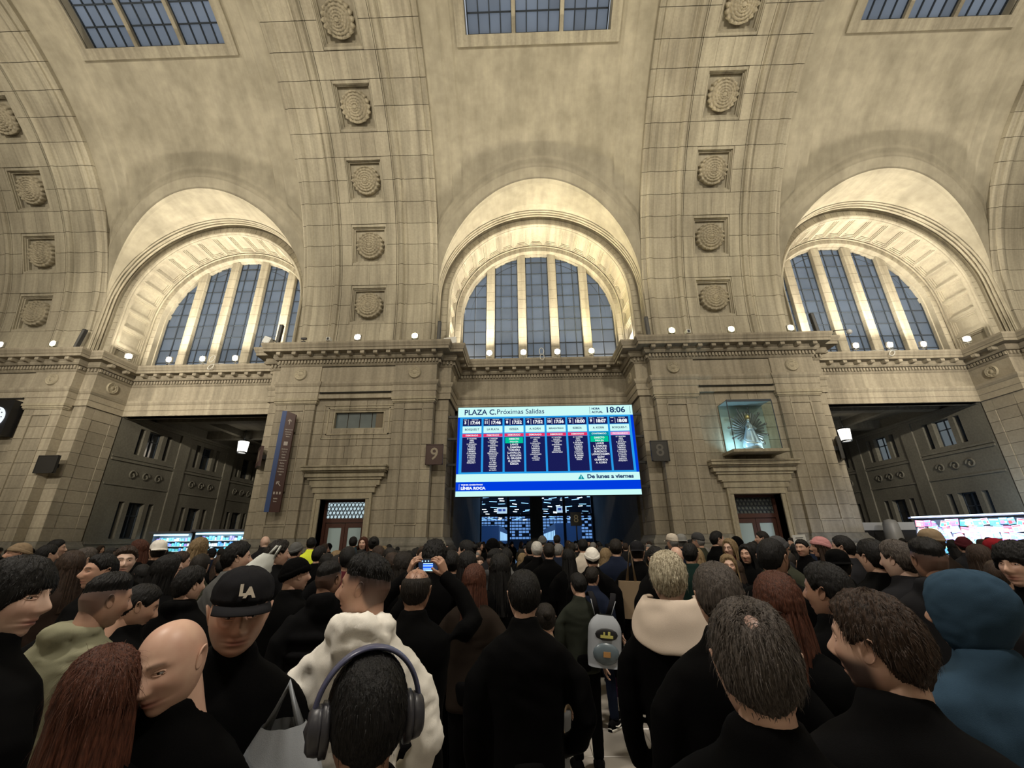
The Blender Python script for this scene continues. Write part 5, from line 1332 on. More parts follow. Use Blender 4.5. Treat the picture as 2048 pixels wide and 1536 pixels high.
def person(px, py, d, rel, label, hair=('short', 'black'), top='black', kind='jacket', arms='down', pants='jet', sk='mid', hi=1, body=None, lean=(0, 0, 0), group=None,
           hat=None, wide=1.0, fade=False, beard=False, pose='stand', Hmax=1.9, hoodpile=0, hem=.80, wrinkle=.004, seed=0, vox=None, stub='black', fat=1.0, size=1.0, strandn=0, glasses=False, headonly=False, wp=None, H=None, skirt=1.0, bare=None, hairthick=.010, rough=.3, trainer=False, wscale=9, baggy=1.0, puff=0, puffh=0, hoodcol=None, hscale=1.0, nose=1.0):
    """person whose head centre shows at pixel px,py, d metres deep; rel: 0 = back of the head, 90 = facing picture left, -90 right, 180 = facing the camera"""
    if wp is None: hc = at(px, py, d)
    else: hc = Vector(wp)
    Hh = hc.z+.115; k = Hh/1.75
    if H: k = H/1.75
    view = math.atan2(-(hc.x-CX), hc.y)
    yaw = view+math.radians(rel); byaw = view+math.radians(body if body is not None else rel)
    t = obj('person', None, None, (hc.x, hc.y, 0), (0, 0, byaw), label=label, cat='person', group=group)
    g = min(1.08, max(.9, k))*size                              # heads vary less than statures
    hz = 1.635*k if H is None else 1.635*k
    hz = hc.z if H is None else H-.115
    nk = Vector((0, -.0, 0))
    hd = obj('head', head_mesh(sk, stub, hi, fade, beard, fat, hair[1] if hair[1] in HR else 'black', nose, scalp=bool(bare)), t, (0, .015, hz), (lean[0], lean[1], yaw-byaw)); hd.scale = (g*hscale, g*hscale, g)
    st, hc_ = hair
    hh = 2 if hi == 2 else (1 if hi else 0)
    if hat is None and hood_of(kind) is False and st != 'none':
        if st in ('long', 'longer'):
            obj('hair', shell_mesh('long', HR[hc_], .016, .25, hh, seed), hd); obj('long_hair', drape_mesh(HR[hc_], .34 if st == 'long' else .44, .03, seed, bool(hi)), hd)
        elif st == 'bun':
            obj('hair', shell_mesh('short', HR[hc_], .012, .2, hh, seed), hd); obj('hair_bun', MB().ell((0, -.105, .05), (.038, .032, .036), 8, 12).mesh('hair_bun', HR[hc_]), hd)
        else: obj('hair', shell_mesh(st, HR[hc_], hairthick, rough, hh, seed, bare=bare), hd)
        if strandn: obj('hair_strands', strands(HR[hc_], 'long' if st in ('long', 'longer') else st, strandn, .026 if st not in ('long', 'longer') else .07, seed, thick=hairthick*1.2, bare=bare), hd)['kind'] = 'stuff'
    if hat:
        hk, hcol = hat
        if hk == 'beanie':
            obj('beanie', shell_mesh('beanie', CL[hcol], .013, 0, hh, seed, name='beanie', fold=True), hd)
            if st != 'none': obj('hair', shell_mesh('short' if st not in ('long', 'longer') else 'long', HR[hc_], .006, .2, 0, 0), hd)
            if st in ('long', 'longer'): obj('long_hair', drape_mesh(HR[hc_], .34, .03, seed, bool(hi), low=True), hd)
        if hk in ('cap', 'capback'):
            cr = shell_mesh('cap', CL[hcol], .016, 0, hh, seed, name='cap', fold=False); c_ = obj('cap', cr, hd); sgn = 1 if hk == 'cap' else -1
            P = []
            for i in range(15):
                a = math.radians(-62+124*i/14); r0 = Vector((.088*math.sin(a), .104*math.cos(a)))
                ext = .062*math.cos(a)**.6 if math.cos(a) > 0 else 0
                row = []
                for q, zz in ((0, .046), (.5, .045), (1, .036), (1, .032), (.5, .041), (0, .041)): row.append((r0.x*(1+.05*q), sgn*(r0.y+ext*q), zz-.010*(abs(math.sin(a))**2)*q))
                P.append(row)
            obj('cap_brim', MB().grid(P, 0, True).mesh('cap_brim', CL[hcol]), c_); obj('hair', shell_mesh('short', HR[hc_], .005, .2, 0, 0), hd)
    # garments
    if hood_of(kind):
        obj('hood', shell_mesh('hood', CL[top], .019, 0, 2 if hi else 0, seed, name='hood', point=.028), hd)
    B_ = body_mesh('coat' if hem < .7 else 'jacket', arms, CL[top], vox or (.016 if hi == 2 else (.02 if hi else .03)), wide, wrinkle, seed, hoodpile, hem, True, skirt, wscale=wscale, puff=puff)
    jb = obj('coat' if hem < .7 else 'jacket', B_, t); jb.scale = (k*size if k*size > .9 else k, k, (hz-.115*g)/(1.75-.23)*1.0)
    if jb.scale[2]: pass
    if not headonly:
        lg = obj('trousers', legs_mesh(CL[pants], pose, baggy=baggy), t); lg.scale = (k, k, k)
        for s in (-1, 1):
            f = .16*s if pose == 'walk' else 0
            so = obj('shoe', shoe_mesh([CL['jet'] if not trainer else CL['black'], CL['white'] if trainer else CL['jet']], trainer), t, (s*.10*k, (f*(1.2 if f < 0 else .9)-.03)*k, 0)); so.rotation_euler = (0, 0, -s*.12)
    if glasses:
        gl = MB()
        for s in (-1, 1):
            gl.tube([(s*(.032+.022*math.cos(a)), .093-.25*abs(.022*math.cos(a))*0, .011+.017*math.sin(a)) for a in [2*PI*q/16 for q in range(17)]], .0018, 5); gl.tube([(s*.055, .090, .014), (s*.078, .04, .014), (s*.083, -.01, .012)], .002, 5)
        gl.tube([(-.011, .095, .014), (.011, .095, .014)], .002, 5); gl.build('glasses', BLACK, hd)
    if not headonly and hi:
        for s in (-1, 1):
            A = arms if isinstance(arms, str) else arms[0 if s < 0 else 1]
            if A == 'down': hnd = obj('hand', hand_mesh(HANDM[sk], .45, s), t, (s*(.185*wide+.055)*k, .055*k, .86*k), (math.radians(172), 0, s*PI/2*1.0)); hnd.scale = (k, k, k)
            if A == 'raisedhi':
                hnd = obj('hand', hand_mesh(HANDM[sk], .8, s), t, (s*.118*k, .265*k, 1.70*k), (R_(-12), s*R_(-24), s*R_(70))); hnd.scale = (k, k, k)
            if A == 'bent':
                hnd = obj('hand', hand_mesh(HANDM[sk], .9, s), t, (s*.10*k, .26*k, 1.14*k), (R_(-25), s*R_(-40), s*R_(80))); hnd.scale = (k, k, k)
    return t, hd
def hood_of(k): return k == 'hoodup'
# ================================================================ THE PEOPLE NEAR THE CAMERA
# --- person with headphones, closest, back to us
t, hd = person(735, 1440, .88, 8, 'person with black hair wearing big over-ear headphones, closest to the camera', ('short', 'black'), 'jet', kind='jacket', hi=2, hairthick=.012, rough=.18, seed=3, sk='tan', hem=.8, strandn=900, H=None)
hp = obj('headphones', None, None, (0, 0, 0), label='black over-ear headphones with a wide headband on the black-haired person', cat='headphones')
hp.matrix_world = Matrix.Translation(Vector((0, 0, 0)))
bpy.context.view_layer.update(); hp.matrix_world = hd.matrix_world
HPM = plain('headphone_plastic', (.035, .035, .042), .38); HPB = plain('headphone_blue', (.06, .065, .12), .3)
P = []
for i in range(33):
    a = -PI*.0+PI*i/32; r = .128; c = Vector((-r*.90*math.cos(a), -.012, .012+r*1.02*math.sin(a))); u = Vector((-math.cos(a), 0, math.sin(a))); wv = .010+.010*math.sin(a)
    P.append([tuple(c+u*(.006*math.cos(q))+Vector((0, wv*math.sin(q), 0))) for q in [2*PI*k/12 for k in range(12)]])
MB().grid(P, 0, True, closed_v=True).build('headband', HPB, hp)
for s in (-1, 1):
    cup = MB(); cup.lathe([(.001, .125), (.030, .125), (.038, .118), (.041, .105), (.041, .098), (.001, .098)], 24, mi=0); cup.lathe([(.036, .10), (.046, .096), (.046, .082), (.030, .078)], 24)
    me = cup.mesh('ear_cup', HPM)
    o = obj('ear_cup', me, hp, (0, -.012, -.005), (0, s*PI/2, 0)); o.scale = (1.15, .95, 1)
    MB().tube([(s*.116, -.012, .02), (s*.122, -.012, -.004), (s*.118, -.012, -.02)], [.008, .010, .008], 8).build('arm', HPM, hp)

# --- white hoodie
t, hd = person(730, 1178, 1.72, 66, 'tall man in a white hooded sweatshirt, dark faded haircut, face turned left', ('top', 'black'), 'white', arms='pocket', hi=2, body=2, hoodpile=1.2, wscale=19, wrinkle=.011, fade=True, beard=False, sk='mid', stub='black', seed=4, wide=.92, hem=.83, hairthick=.014, rough=.25, strandn=700, vox=.013)
ct = Vector(at(560, 1500, 1.25))
b = obj('tote_bag', None, None, (ct.x, ct.y, .72), (0, 0, .3), label='pale grey bag with a white star held beside the white-hooded man', cat='bag')
mb = MB(); P = []
for i in range(13):
    z = .62-.05*i; q = i/12
    P.append([((.06+.13*math.sin(q*2.4)+.015*ns(k, q*4, 2))*math.cos(2*PI*k/28), (.05+.05*math.sin(q*2.4))*math.sin(2*PI*k/28)+.012*ns(k*.7, q*5, 0), z) for k in range(28)])
mb.grid(P, 0, True, closed_v=True); mb.build('bag_body', CL['dusty'], b)
st_ = [(math.sin(PI*i/5)*(.085 if i % 2 == 0 else .035), math.cos(PI*i/5)*(.085 if i % 2 == 0 else .035)) for i in range(10)]
MB().add([(x, -.128-.006, z+.28) for x, z in st_]+[(0, -.132, .28)], [(i, (i+1) % 10, 10) for i in range(10)]).build('white_star', CL['white'], b)
MB().tube([(-.05, 0, .6), (0, 0, .72), (.05, 0, .6)], .014, 8).build('handle', CL['dusty'], b)

# --- man in black cap
t, hd = person(478, 1228, 1.42, 184, 'man in a black baseball cap with white interlocked letters, facing the camera', ('short', 'black'), 'jet', hi=2, hat=('cap', 'charcoal'), sk='mid', seed=6, wide=1.0, lean=(R_(-6), 0, 0), fat=1.06, hscale=1.03)
for s, x, z, sz, ex_ in (('L', .009, .094, .046, 1.0), ('A', -.009, .087, .042, 1.0)):
    text(s, sz, (x, .1105+.004-(z-.07)*.35, z), CL['cream'], hd, name='cap_letter', rot=(R_(72), 0, PI), off=.0022, ex=.002)
text('L', .001, (0, 0, 0), CL['cream'], hd) if False else None
for x0, x1, z in ((-.002-.014, -.002+.006, .114), (-.014, .010, .076), (.002, .022, .071)): pass

# --- bald smiling man
t, hd = person(350, 1325, 1.19, 142, 'bald smiling man in a dark coat, face turned down to the left', ('none', 'grey'), 'jet', hi=2, sk='light', stub='grey', seed=8, lean=(R_(-14), R_(8), 0), body=150, nose=1.15, fat=.98, hscale=1.02, kind='jacket')
# --- woman, long dark brown hair
t, hd = person(195, 1405, 1.04, 12, 'woman with long dark brown hair and a pink collar, seen from behind', ('longer', 'auburn'), 'jet', hi=2, seed=9, sk='light', wide=.9, size=.97, strandn=1600, hairthick=.012)
MB().tube([(.09*math.cos(q), -.02+.075*math.sin(q), 0) for q in [2*PI*k/24 for k in range(25)]], .022, 8).build('pink_collar', cloth('pinkcollar', (.30, .05, .07)), t, loc=(0, 0, 1.30), label='dull pink collar')
# --- youth at the left edge
person(8, 1200, 1.36, -128, 'young man with a black fringe at the left edge, face turned right', ('fringe', 'black'), 'jet', hi=2, sk='pale', seed=10, hairthick=0.011, rough=.2, strandn=900, body=-60, lean=(R_(-4), 0, 0))
# --- khaki jacket
t, hd = person(205, 1203, 2.0, -68, 'man with a shaved fade in a khaki jacket with a black strap, looking right', ('top', 'black'), 'khaki', hi=2, fade=True, stub='dark', sk='mid', body=-40, seed=11, wscale=17, wrinkle=.009, hairthick=.012, lean=(R_(-10), 0, 0), hoodpile=.4)
MB().tube([(-.13, .02, 1.47), (-.15, -.11, 1.40), (-.10, -.165, 1.22), (.0, -.165, 1.05), (.14, -.14, .92)], [(.028, .010)]*5, 8).build('strap', CL['jet'], t)
# --- black coat, centre
person(1048, 1194, 2.12, 6, 'broad man in a plain black coat, dark hair, back to the camera in the middle', ('short', 'black'), 'jet', kind='coat', arms=('down', 'pocket'), hem=.55, hi=2, seed=12, wide=.96, sk='light', hairthick=.011, rough=.2, body=3, strandn=500, skirt=1.0, wrinkle=.006)
for ch in t.children:
    if not ch.name.startswith('head'): ch.location.x -= .07
# --- man raising a phone
t, hd = person(831, 1183, 2.32, -12, 'balding man in black holding a phone up with both hands', ('bald', 'dark'), 'jet', arms='raisedhi', hi=2, sk='tan', body=-14, seed=13, hairthick=.009, rough=.15, strandn=300)
tk = hd.matrix_world
def held_phone(t, pxl, pyl, d, label, w_=.075, h=.15, land=True, scr='board', col=(.1, .2, .8)):
    c = at(pxl, pyl, d); p = obj('mobile_phone', None, None, c, (R_(18), 0, math.atan2(-(c.x-CX), c.y)), label=label, cat='phone')
    a, b_ = (h/2, w_/2) if land else (w_/2, h/2)
    MB().box(-a, a, 0, .008, -b_, b_).build('phone_body', BLACK, p)
    MB().box(-a*.80, a*.80, -.0015, 0, -b_*.92, b_*.92).build('phone_screen', emit('phone_screen_dark', (.02, .03, .06), 1), p)
    if scr == 'board':
        MB().box(-a*.42, a*.42, -.003, -.0015, -b_*.85, b_*.25).build('phone_picture', emit('phone_blue', (.02, .12, .85), 1.3), p)
        for z in (.30, -.05, -.55, -.80): MB().box(-a*.40, a*.40, -.004, -.003, b_*z-.002, b_*z+.003).build('phone_picture_line', emit('phone_pale', (.5, .8, .95), 1.3), p)
        for i in range(5): MB().box(-a*.5+i*a*.25, -a*.5+i*a*.25+.006, -.004, -.003, b_*.62, b_*.80).build('phone_picture_light', emit('phone_pale', (.5, .8, .95), 1.3), p)
    return p
ph = held_phone(t, 865, 1142, 2.55, 'phone held up in landscape showing the blue departures board on its screen')
bpy.context.view_layer.update(); kk = t.matrix_world @ Vector((0, .285*.97, 1.765*.97)); ph.location = kk; ph.rotation_euler = (R_(14), 0, t.rotation_euler[2])
# --- red cap
t, hd = person(876, 1172, 3.7, -125, 'person in a red cap and red jacket looking right, behind the raised phone', ('short', 'black'), 'red', hi=1, hat=('cap', 'red'), sk='light', body=-60, seed=14)
# --- boy with blue backpack
def backpack(t, col, k, w_=.30, h=.42, dp=.15, z=1.12, label=None):
    b = MB(); P = []
    for i in range(15):
        q = i/14; zz = z+h*(.5-q); f = math.sin(PI/2*min(1, q*2.6+.18))**.6*(1-.06*max(0, q-.8)/.2)
        P.append([(w_/2*f*math.copysign(abs(math.cos(a))**.6, math.cos(a)), -.135-dp/2+dp/2*f*math.copysign(abs(math.sin(a))**.7, math.sin(a)), zz) for a in [2*PI*k_/24 for k_ in range(24)]])
    b.grid(P, 0, True, closed_v=True); b.f.append(tuple(range(14*24, 15*24))); b.m.append(0); b.sm.append(False)
    return b.build('backpack_body', CL[col], t)
def pack(owner, label, col, **k):
    o = obj('backpack', None, None, owner.location, owner.rotation_euler, label=label, cat='backpack'); backpack(o, col, 1, **k); return o
t, hd = person(1157, 1172, 4.1, 22, 'boy in an olive jacket and black trousers carrying the pale blue backpack', ('short', 'black'), 'sage', hi=1, body=8, seed=15, sk='light', pants='jet', hairthick=0.012, wide=.92, lean=(R_(-8), 0, 0), hem=.83)
bp = pack(t, 'pale blue backpack with white-edged straps on the boy', 'dusty', w_=.29, h=.40, dp=.17, z=1.02)
bp.location.x += .07; bp.rotation_euler[1] = .10
pk = MB(); pk.ell((0, -.30, .93), (.115, .03, .085), 8, 16); pk.build('front_pocket', plain('clear_pocket', (.10, .13, .15), .3), bp)
MB().ell((0, -.300, 1.075), (.10, .012, .052), 6, 20).build('dark_oval_patch', BLACK, bp)
YB = plain('yellow_print', (.45, .42, .12), .6); MB().box(-.055, .055, -.317, -.311, 1.05, 1.072).box(-.03, -.015, -.317, -.311, 1.07, 1.095).box(.01, .03, -.317, -.311, 1.07, 1.1).build('yellow_print', YB, bp)
MB().box(-.03, .03, -.337, -.329, .91, .95).build('orange_print', plain('orange_print', (.35, .18, .06), .6), bp)
for s in (-1, 1):
    MB().tube([(s*.05, -.13, 1.20), (s*.09, -.13, 1.33), (s*.11, -.06, 1.385), (s*.12, .06, 1.34)], [(.028, .006)]*4, 8).build('strap', CL['charcoal'], bp)
    MB().tube([(s*.075, -.137, 1.20), (s*.115, -.137, 1.33)], .004, 5).build('strap_edge', CL['dusty'], bp)
# --- white beanie
person(1184, 1117, 5.1, 5, 'person in a white knitted beanie and long black coat', ('short', 'black'), 'jet', kind='coat', hem=.45, hi=1, hat=('beanie', 'white'), body=-10, seed=16, wide=1.12, pants='purple', skirt=1.1, pose='walk')
# walker with white-soled trainers and white-swoosh
person(0, 0, 0, -20, 'person in dark jeans and black and white trainers walking in the gap behind the boy', ('short', 'dark'), 'navy', hi=1, pants='navy', pose='walk', trainer=True, wp=(-.42, 5.35, 1.45), H=1.56, body=-30, seed=17, hem=.88)
# --- blond tips
t, hd = person(1337, 1160, 2.08, 4, 'man with blond-tipped hair and a big cream hood over a black jacket', ('short', 'blond'), 'jet', hi=2, seed=18, body=-6, wide=.90, sk='light', hairthick=.012, rough=.45, strandn=1500, kind='jacket', fade=True, stub='grey')
mb = MB(); P = []
for i in range(17):
    a = R_(-128+256*i/16); row = []
    for j in range(9):
        q = j/8; r = .088+.085*q+.012*ns(i*.4, j*.5, 4); drop = -.01-.19*q**1.4*(.55+.45*math.cos(a))-.02*q+ .03*math.sin(q*PI)
        row.append((r*1.25*math.sin(a), -r*1.0*math.cos(a)-.0, 1.56+drop*1.0+.012*ns(i*.8, j, 7)))
    P.append(row)
mb.grid(P, 0, True); o = mb.build('hood', cloth('creamhood', (.56, .47, .39)), t); o.scale = (.95, 1.02, 1.022); md = o.modifiers.new('s', 'SOLIDIFY'); md.thickness = .018; md.offset = 1; o.modifiers.new('b', 'SUBSURF').levels = 1
# --- big head right of centre
person(1510, 1335, .88, 10, 'man with thinning dark grey-brown hair seen very close from behind', ('short', 'greybrown'), 'jet', hi=2, seed=19, body=-4, wide=1.08, sk='light', hairthick=.013, rough=.3, strandn=2600, bare=(.30, (-.05, -.55, .80)), glasses=True, puff=0)
# --- right profile
person(1760, 1298, 1.04, 66, 'dark-haired man with a beard and a black coat, ear and cheek turned left', ('short', 'brown'), 'black', hi=2, seed=20, body=10, sk='light', hairthick=.014, rough=.35, strandn=2600, beard=True, stub='beard', fade=False, wide=1.05, lean=(0, 0, 0))
# --- blue hood
person(1940, 1232, 1.36, 62, 'person with a blue hood pulled up over the head at the right edge', ('none', 'black'), 'blue', kind='hoodup', hi=2, seed=21, body=25, wscale=12, wrinkle=.010, wide=1.1)
# --- woman with phone, facing us
t, hd = person(1457, 1133, 4.7, 186, 'woman facing the camera holding a pink phone before her chest', ('long', 'fair'), 'black', hi=1, arms='bent', sk='light', seed=22, wide=.88)
MB().add([(-.035, .15, 1.46), (.035, .15, 1.46), (.055, .158, 1.2), (0, .165, 1.02), (-.055, .158, 1.2)], [(0, 1, 2, 3, 4)]).build('blouse', cloth('blouse', (.20, .19, .16)), t, loc=(0, 0, -.09))
c = at(1463, 1150, 4.4); o = held_phone(t, 1464, 1165, 4.38, 'pink phone in the hands of the woman facing the camera', land=False, scr='', w_=.07, h=.13); o.children[0].data.materials[0] = cloth('phone_pink', (.55, .32, .34)); bpy.data.objects.remove(o.children[1])
# --- black T-shirt with yellow print
t, hd = person(1545, 1118, 2.95, -25, 'stocky man in a black shirt with small yellow print on the back', ('short', 'black'), 'jet', hi=2, body=-15, seed=23, wide=1.22, sk='tan', hairthick=0.011, rough=.2, fat=1.08)
bpy.context.view_layer.update()
text('Yell', .05, (.16, -.175, 1.24), YB, t, name='shirt_print', rot=(PI/2, 0, 0)); MB().box(.08, .24, -.176, -.17, 1.20, 1.204).box(.08, .2, -.176, -.17, 1.285, 1.289).build('shirt_print', YB, t)
MB().ell((-.30, -.02, 1.27), (.03, .04, .05), 6, 10).build('sleeve_badge', plain('mustard_badge', (.30, .19, .05), .7), t)
# --- others, right
person(1660, 1186, 1.95, 62, 'dark-haired man with an orange-lit ear, just left of the bearded man', ('short', 'black'), 'jet', hi=1, seed=24, sk='tan', hairthick=0.014, body=20)
person(1860, 1122, 2.62, 28, 'man with a sharp fade haircut and bare neck, in a dark padded collar', ('top', 'black'), 'charcoal', hi=1, fade=True, stub='dark', seed=25, sk='tan', body=10, hoodpile=.7, hairthick=.014)
person(1800, 1122, 2.9, 58, 'older man with swept grey-brown hair and a reddish cheek', ('short', 'greybrown'), 'charcoal', hi=1, seed=26, sk='pale', body=30, hairthick=0.014, puff=0)
person(1750, 1117, 3.1, 40, 'man with thick black hair and a pale ear, left of the grey-haired man', ('short', 'black'), 'jet', hi=1, seed=27, sk='light', body=20, hairthick=0.012)
person(2045, 1132, 2.5, 150, 'curly-haired youth looking left at the right edge', ('fringe', 'black'), 'jet', hi=1, seed=28, sk='light', body=120, hairthick=0.016, rough=.5)
person(1965, 1120, 3.9, 20, 'woman with long dark wavy hair behind the blue hood', ('long', 'brown'), 'charcoal', hi=1, seed=29)
person(2000, 1108, 4.3, 40, 'man in a dark red cap near the newspaper stand', ('short', 'dark'), 'olive', hi=1, seed=30, hat=('cap', 'red'), sk='light')
person(1930, 1092, 6.2, 10, 'person in a maroon beanie before the newspaper stand', ('short', 'dark'), 'charcoal', hi=1, seed=31, hat=('beanie', 'maroon'))
person(1868, 1088, 4.6, 60, 'person in a beige cap before the newspaper stand', ('short', 'brown'), 'dkbrown', hi=1, seed=32, hat=('cap', 'tan'), sk='pale')
person(1645, 1095, 5.4, 100, 'person in a pale pink woollen hat under the white paper sign', ('long', 'brown'), 'jet', hi=1, seed=33, hat=('beanie', 'pink'))
person(1606, 1097, 6.4, 150, 'person with dark hair left of the pale pink hat', ('short', 'black'), 'jet', hi=1, seed=34)
person(1680, 1135, 3.6, 15, 'person in a black cap with a small white badge', ('short', 'black'), 'jet', hi=1, seed=35, hat=('capback', 'jet'))
person(1690, 1097, 4.6, 70, 'young man with black hair holding a phone to his face', ('short', 'black'), 'charcoal', hi=1, seed=36, sk='light')
person(1555, 1100, 4.2, -30, 'person in a grey flat cap behind the stocky man', ('short', 'dark'), 'olive', hi=1, seed=37, hat=('beanie', 'midgrey'))
person(1527, 1078, 7.6, 85, 'dark-haired man before the right pier door, face to the left', ('short', 'dark'), 'jet', hi=1, seed=38, sk='light')
person(1433, 1080, 6.8, -60, 'dark-haired man looking right, below the right pier panel', ('short', 'black'), 'jet', hi=1, seed=39, sk='light')
person(1398, 1084, 7.4, 60, 'person in a greyish cap looking left, by the plinth', ('short', 'grey'), 'olive', hi=1, seed=40, hat=('cap', 'midgrey'))
person(1364, 1086, 7.8, 10, 'person in a pale cap and navy jacket beside another pale cap', ('short', 'grey'), 'navy', hi=1, seed=41, hat=('capback', 'ltgrey'))
person(1346, 1086, 7.4, 40, 'person in a cream cap and dark blue jacket', ('short', 'grey'), 'navy', hi=1, seed=42, hat=('cap', 'cream'))
person(1354, 1114, 5.2, 8, 'bald head shining beside the dark green coat', ('none', 'grey'), 'charcoal', hi=1, seed=43, sk='light')
person(1381, 1110, 4.9, -12, 'person in a long dark green coat with dark hair', ('short', 'black'), 'green', kind='coat', hem=.5, hi=1, seed=44, wide=1.12, skirt=1.15)
person(1462, 1098, 6.0, 150, 'woman with a hooded maroon jacket and glasses', ('long', 'fair'), 'maroon', hi=1, seed=45, glasses=True, sk='light')
person(1474, 1090, 6.8, -10, 'person with a pale collar and a black wide cap', ('short', 'black'), 'cream', hi=1, seed=46, hat=('beanie', 'jet'))
person(1495, 1110, 5.6, 160, 'woman in black with a dark hood of hair beside the phone woman', ('long', 'black'), 'jet', hi=1, seed=47)
person(1310, 1120, 4.3, -130, 'dark-haired man with a reddish face looking right behind the blond tips', ('short', 'black'), 'jet', hi=1, seed=48, sk='tan')
person(1232, 1098, 5.9, 0, 'man with a reddish neck and a wide navy coat right of the white beanie', ('short', 'dark'), 'navy', hi=1, seed=49, wide=1.2, sk='light')
person(1213, 1116, 6.9, 0, 'person in a bright red jacket right of the white beanie', ('short', 'black'), 'red', hi=1, seed=50, hat=('capback', 'jet'))
person(1275, 1107, 5.4, -5, 'person in black with a pale green cap brim and light trousers', ('short', 'dark'), 'jet', hi=1, seed=51, pants='grey', hat=('capback', 'charcoal'), wide=1.1)
person(1166, 1094, 7.4, 5, 'person in a cream jacket left of the white beanie', ('short', 'black'), 'cream', hi=1, seed=52)
person(1138, 1118, 5.8, 5, 'woman with long black hair left of the white beanie', ('long', 'black'), 'jet', hi=1, seed=53)
person(1098, 1105, 6.3, 5, 'man in a long black coat with short dark hair by the pale hood', ('short', 'dark'), 'jet', kind='coat', hem=.5, hi=1, seed=54, wide=1.08)
person(1062, 1100, 6.9, 0, 'person with a cream hood over a black jacket in the middle of the crowd', ('short', 'black'), 'black', hi=1, seed=55, hoodpile=.9)
person(1074, 1101, 6.5, 5, 'white-haired man in the middle of the crowd', ('short', 'white'), 'jet', hi=1, seed=56, sk='light')
person(990, 1122, 4.6, -60, 'man with short hair in a grey hoodie with a pink collar, looking right', ('top', 'black'), 'midgrey', hi=1, fade=True, stub='dark', seed=57, sk='mid', body=-30, hoodpile=.8)
person(1012, 1118, 5.3, 0, 'person in a black and white striped jumper', ('short', 'black'), 'grey', hi=1, seed=58)
person(985, 1098, 5.6, 0, 'person in a black padded hat with a shiny seam', ('short', 'black'), 'charcoal', hi=1, seed=59, hat=('beanie', 'jet'))
person(947, 1165, 3.2, -20, 'person with dark red dyed hair beside the black coat', ('long', 'auburn'), 'dkbrown', hi=1, seed=60)
person(935, 1105, 4.9, 60, 'woman with black hair tied back, face to the left', ('bun', 'black'), 'jet', hi=1, seed=61, sk='light')
person(935, 1133, 3.9, 10, 'dark-haired person with long hair behind the raised arms', ('long', 'black'), 'jet', hi=1, seed=62)
person(868, 1118, 3.4, 0, 'person with black curly hair above the raised phone', ('short', 'black'), 'jet', hi=1, seed=63, hairthick=0.018, rough=.5)
person(902, 1128, 4.2, 5, 'person with a round head of black hair right of the raised phone', ('short', 'black'), 'charcoal', hi=1, seed=64)
person(806, 1135, 3.8, 8, 'woman with long dark hair left of the balding man', ('long', 'dark'), 'jet', hi=1, seed=65)
person(780, 1118, 5.1, 20, 'person with a blue hooded jacket right of the white-hooded man', ('short', 'dark'), 'denim', hi=1, seed=66, hoodpile=.8, wide=1.05)
person(706, 1086, 9.6, 0, 'person in a teal jacket against the left pier door', ('short', 'black'), 'teal', hi=1, seed=67, Hmax=1.85)
person(727, 1088, 9.0, 160, 'red-haired woman against the left pier', ('long', 'auburn'), 'charcoal', hi=1, seed=68, sk='light')
person(747, 1090, 7.4, 0, 'man in black with a dark bun of hair against the left pier', ('bun', 'black'), 'jet', hi=1, seed=69)
person(622, 1089, 8.6, 0, 'person in a bright yellow safety vest before the left pier', ('short', 'black'), 'hivis', hi=1, seed=70, arms='pocket')
person(637, 1112, 5.8, -40, 'person with dark hair and a face mask in front of the yellow vest', ('short', 'black'), 'jet', hi=1, seed=71, sk='light')
person(672, 1122, 5.8, 20, 'woman with tawny hair left of the white-hooded man', ('long', 'fair'), 'jet', hi=1, seed=72)
person(657, 1160, 2.95, -38, 'man with a dark fade in a black padded hooded jacket and backpack', ('top', 'black'), 'black', hi=2, fade=True, stub='black', seed=73, sk='tan', body=0, hoodpile=1.0, puff=1, wrinkle=.008, hairthick=0.010)
person(588, 1152, 3.1, -62, 'person in a black beanie and black coat looking right', ('none', 'black'), 'jet', hi=1, hat=('beanie', 'jet'), seed=74, sk='light', body=-40)
person(553, 1110, 4.4, -72, 'man with curly dark hair looking right above the white bag', ('short', 'dark'), 'black', hi=1, seed=75, sk='light', body=-50, hairthick=0.018, rough=.5)
person(590, 1103, 6.4, -30, 'person in a grey beanie left of the yellow vest', ('short', 'dark'), 'midgrey', hi=1, seed=76, hat=('beanie', 'grey'))
person(530, 1085, 9.0, 20, 'bald person standing out above the crowd by the left pier', ('none', 'grey'), 'charcoal', hi=1, seed=77, sk='pale')
person(470, 1118, 3.7, -78, 'man in a grey jumper with swept black hair, looking right', ('short', 'black'), 'grey', hi=1, seed=78, sk='light', body=-58, wide=1.05, hairthick=0.017, wrinkle=.006)
person(375, 1172, 3.0, -55, 'person with a black bob and a cream collar, looking right', ('short', 'black'), 'jet', hi=1, seed=79, sk='light', body=-40, hoodpile=.5, hairthick=0.016)
person(330, 1145, 3.4, -92, 'woman with black hair and glasses looking right', ('long', 'black'), 'jet', hi=1, seed=80, glasses=True, sk='light', body=-70)
person(247, 1124, 3.9, 184, 'young man with dark curly hair facing the camera in a black jacket', ('short', 'brown'), 'jet', hi=2, seed=81, sk='pale', hairthick=0.014, rough=.4)
person(203, 1144, 3.2, 112, 'man with slick black hair looking left in a dark coat', ('short', 'black'), 'jet', hi=2, seed=82, sk='mid', hairthick=0.011, body=60)
person(140, 1135, 3.7, 20, 'person in a shaggy brown coat with long hair', ('long', 'brown'), 'brown', hi=1, seed=83, wide=1.15, wrinkle=.012)
person(268, 1215, 2.35, -80, 'crouching person all in black right of the khaki jacket', ('short', 'black'), 'jet', hi=1, seed=84, lean=(R_(-20), 0, 0))
person(90, 1112, 5.2, -60, 'person with black hair and a dark red scarf at the left', ('short', 'black'), 'maroon', hi=1, seed=85, sk='light')
